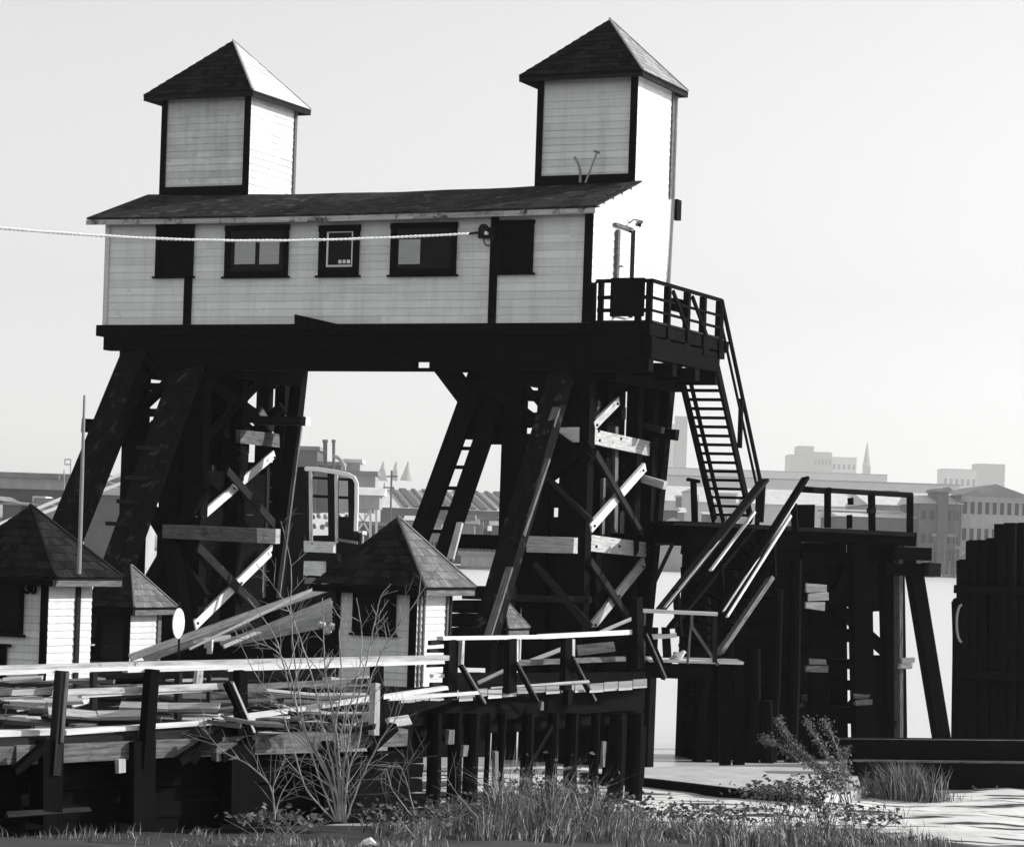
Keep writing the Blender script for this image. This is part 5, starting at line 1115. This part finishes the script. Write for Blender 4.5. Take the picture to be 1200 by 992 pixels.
# feathery weeds on the right
def plume(stems, Y, label, seed, dens=26):
    rnd = random.Random(seed); st_ = MB(); lf = MB(); p0 = P(stems[0][0][0], stems[0][0][1], Y)
    t = thing('tall_weed', V((p0.x, p0.y, gz(p0.x, p0.y))), label, 'weed')
    for s in stems:
        c = poly([P(u, v, Y + rnd.uniform(-.15, .15)) for u, v in s], 8, .006); n = len(c); st_.tube(c, [.014 * (1 - .7 * i / n) for i in range(n)], 5)
        for i in range(int(n * .3), n):
            for _ in range(dens):
                q = c[i] + V((rnd.gauss(0, .048), rnd.gauss(0, .05), rnd.gauss(0, .045))); k = rnd.uniform(.012, .034); d = V((rnd.uniform(-1, 1), rnd.uniform(-1, 1), rnd.uniform(-1, 1))).normalized(); e = d.orthogonal().normalized()
                n0 = len(lf.v); lf.v += [tuple(q - d * k), tuple(q + e * k * .5), tuple(q + d * k), tuple(q - e * k * .5)]; lf.f.append((n0, n0 + 1, n0 + 2, n0 + 3)); lf.uv += [(0, 0)] * 4; lf.mi.append(0)
    st_.build('stems', BARK, t); lf.build('seed_heads', LEAF, t, fix=False); return t
YW = 44.5
plume([[(992, 950), (985, 930), (968, 905), (945, 885), (925, 865), (912, 842)], [(990, 948), (975, 915), (955, 898), (930, 885), (905, 868), (893, 866)], [(993, 945), (986, 915), (976, 895), (960, 870), (945, 843)]], YW, 'feathery dry weed leaning left in front of the pale slab', 21)
plume([[(995, 945), (990, 915), (982, 880), (972, 855), (966, 845)], [(998, 940), (992, 900), (992, 876)], [(985, 940), (986, 920), (992, 905), (984, 880)]], YW + .3, 'upright dry weed just right of the feathery leaning one', 22, 16)
def leafy(u, v, Y, w, h, n, label, seed):
    rnd = random.Random(seed); b = MB(); c = P(u, v, Y)
    for _ in range(n):
        q = c + V((rnd.gauss(0, w), rnd.gauss(0, w * .8), rnd.gauss(0, h))); k = rnd.uniform(.03, .065); d = V((rnd.uniform(-1, 1), rnd.uniform(-1, 1), rnd.uniform(-.6, .6))).normalized(); e = d.orthogonal().normalized(); g = d.cross(e) * k * .3
        n0 = len(b.v); b.v += [tuple(q - d * k), tuple(q + e * k * .6 + g), tuple(q + d * k), tuple(q - e * k * .6 + g)]; b.f.append((n0, n0 + 1, n0 + 2, n0 + 3)); b.uv += [(0, 0)] * 4; b.mi.append(0)
    t = thing('low_bramble', V((c.x, c.y, gz(c.x, c.y))), label, 'bramble'); st = MB()
    for _ in range(22):
        q = c + V((rnd.gauss(0, w), rnd.gauss(0, w * .5), rnd.uniform(-h, h))); st.tube([V((c.x + rnd.gauss(0, .2), c.y, gz(c.x, c.y))), q], [.008, .004], 4)
    st.build('stems', BARK, t); b.build('leaves', LEAF, t, fix=False); return t
leafy(915, 925, 43, .34, .07, 420, 'low leafy bramble left of the feathery weed', 31); leafy(966, 915, 43.2, .28, .09, 150, 'leafier bramble clump at the foot of the feathery weed', 32)
leafy(960, 945, 42, .5, .12, 260, 'trailing dark bramble below the leaning weed', 33)
for k_, (u, v, Y, w, h, n, lab) in enumerate((
    (560, 948, 41, .5, .10, 320, 'low leafy bramble in front of the boardwalk piles'), (640, 930, 41, .5, .22, 420, 'bramble tangled in the tallest grass below the right boardwalk'),
    (720, 944, 41.5, .4, .1, 220, 'bramble in the grass in front of the near corner of the black timber edging'), (790, 950, 41, .4, .07, 160, 'bramble between the tall grass and the feathery weeds'),
    (850, 953, 41.5, .4, .07, 150, 'bramble left of the trailing dark one'), (480, 952, 36, .4, .07, 220, 'sparse low bramble beside the crumpled paper'), (330, 957, 33, .3, .05, 160, 'sparse leaves at the foot of the small bare shrub'), (1010, 958, 41, .35, .05, 90, 'low leafy runner to the right of the feathery weeds'))):
    leafy(u, v, Y, w, h, n, lab, 50 + k_)
# litter: white paper, looped wire
b = MB(); p = P(423, 964, 31.6); p.z = gz(p.x, p.y) + .02; b.tube([p, p + V((.05, 0, .03)), p + V((.12, .02, .05)), p + V((.2, 0, .02))], [.02, .05, .06, .015], 7)
solo(b, 'crumpled_paper', WHITEM, tuple(p), 'small crumpled white paper in the grass at the bottom of the picture', 'litter')
b = MB(); pts = [V((0, 0, 0))] * 0; c = G(1154, 924, .1); pts = [c + V((math.cos(a) * .28, math.sin(a) * .3, .06 + .08 * math.sin(a))) for a in [i * math.pi / 10 for i in range(20)]]; b.tube(pts, .02, 5)
solo(b, 'hoop', METAL, tuple(c), 'thin pale hoop lying by the lower black timber', 'hoop')
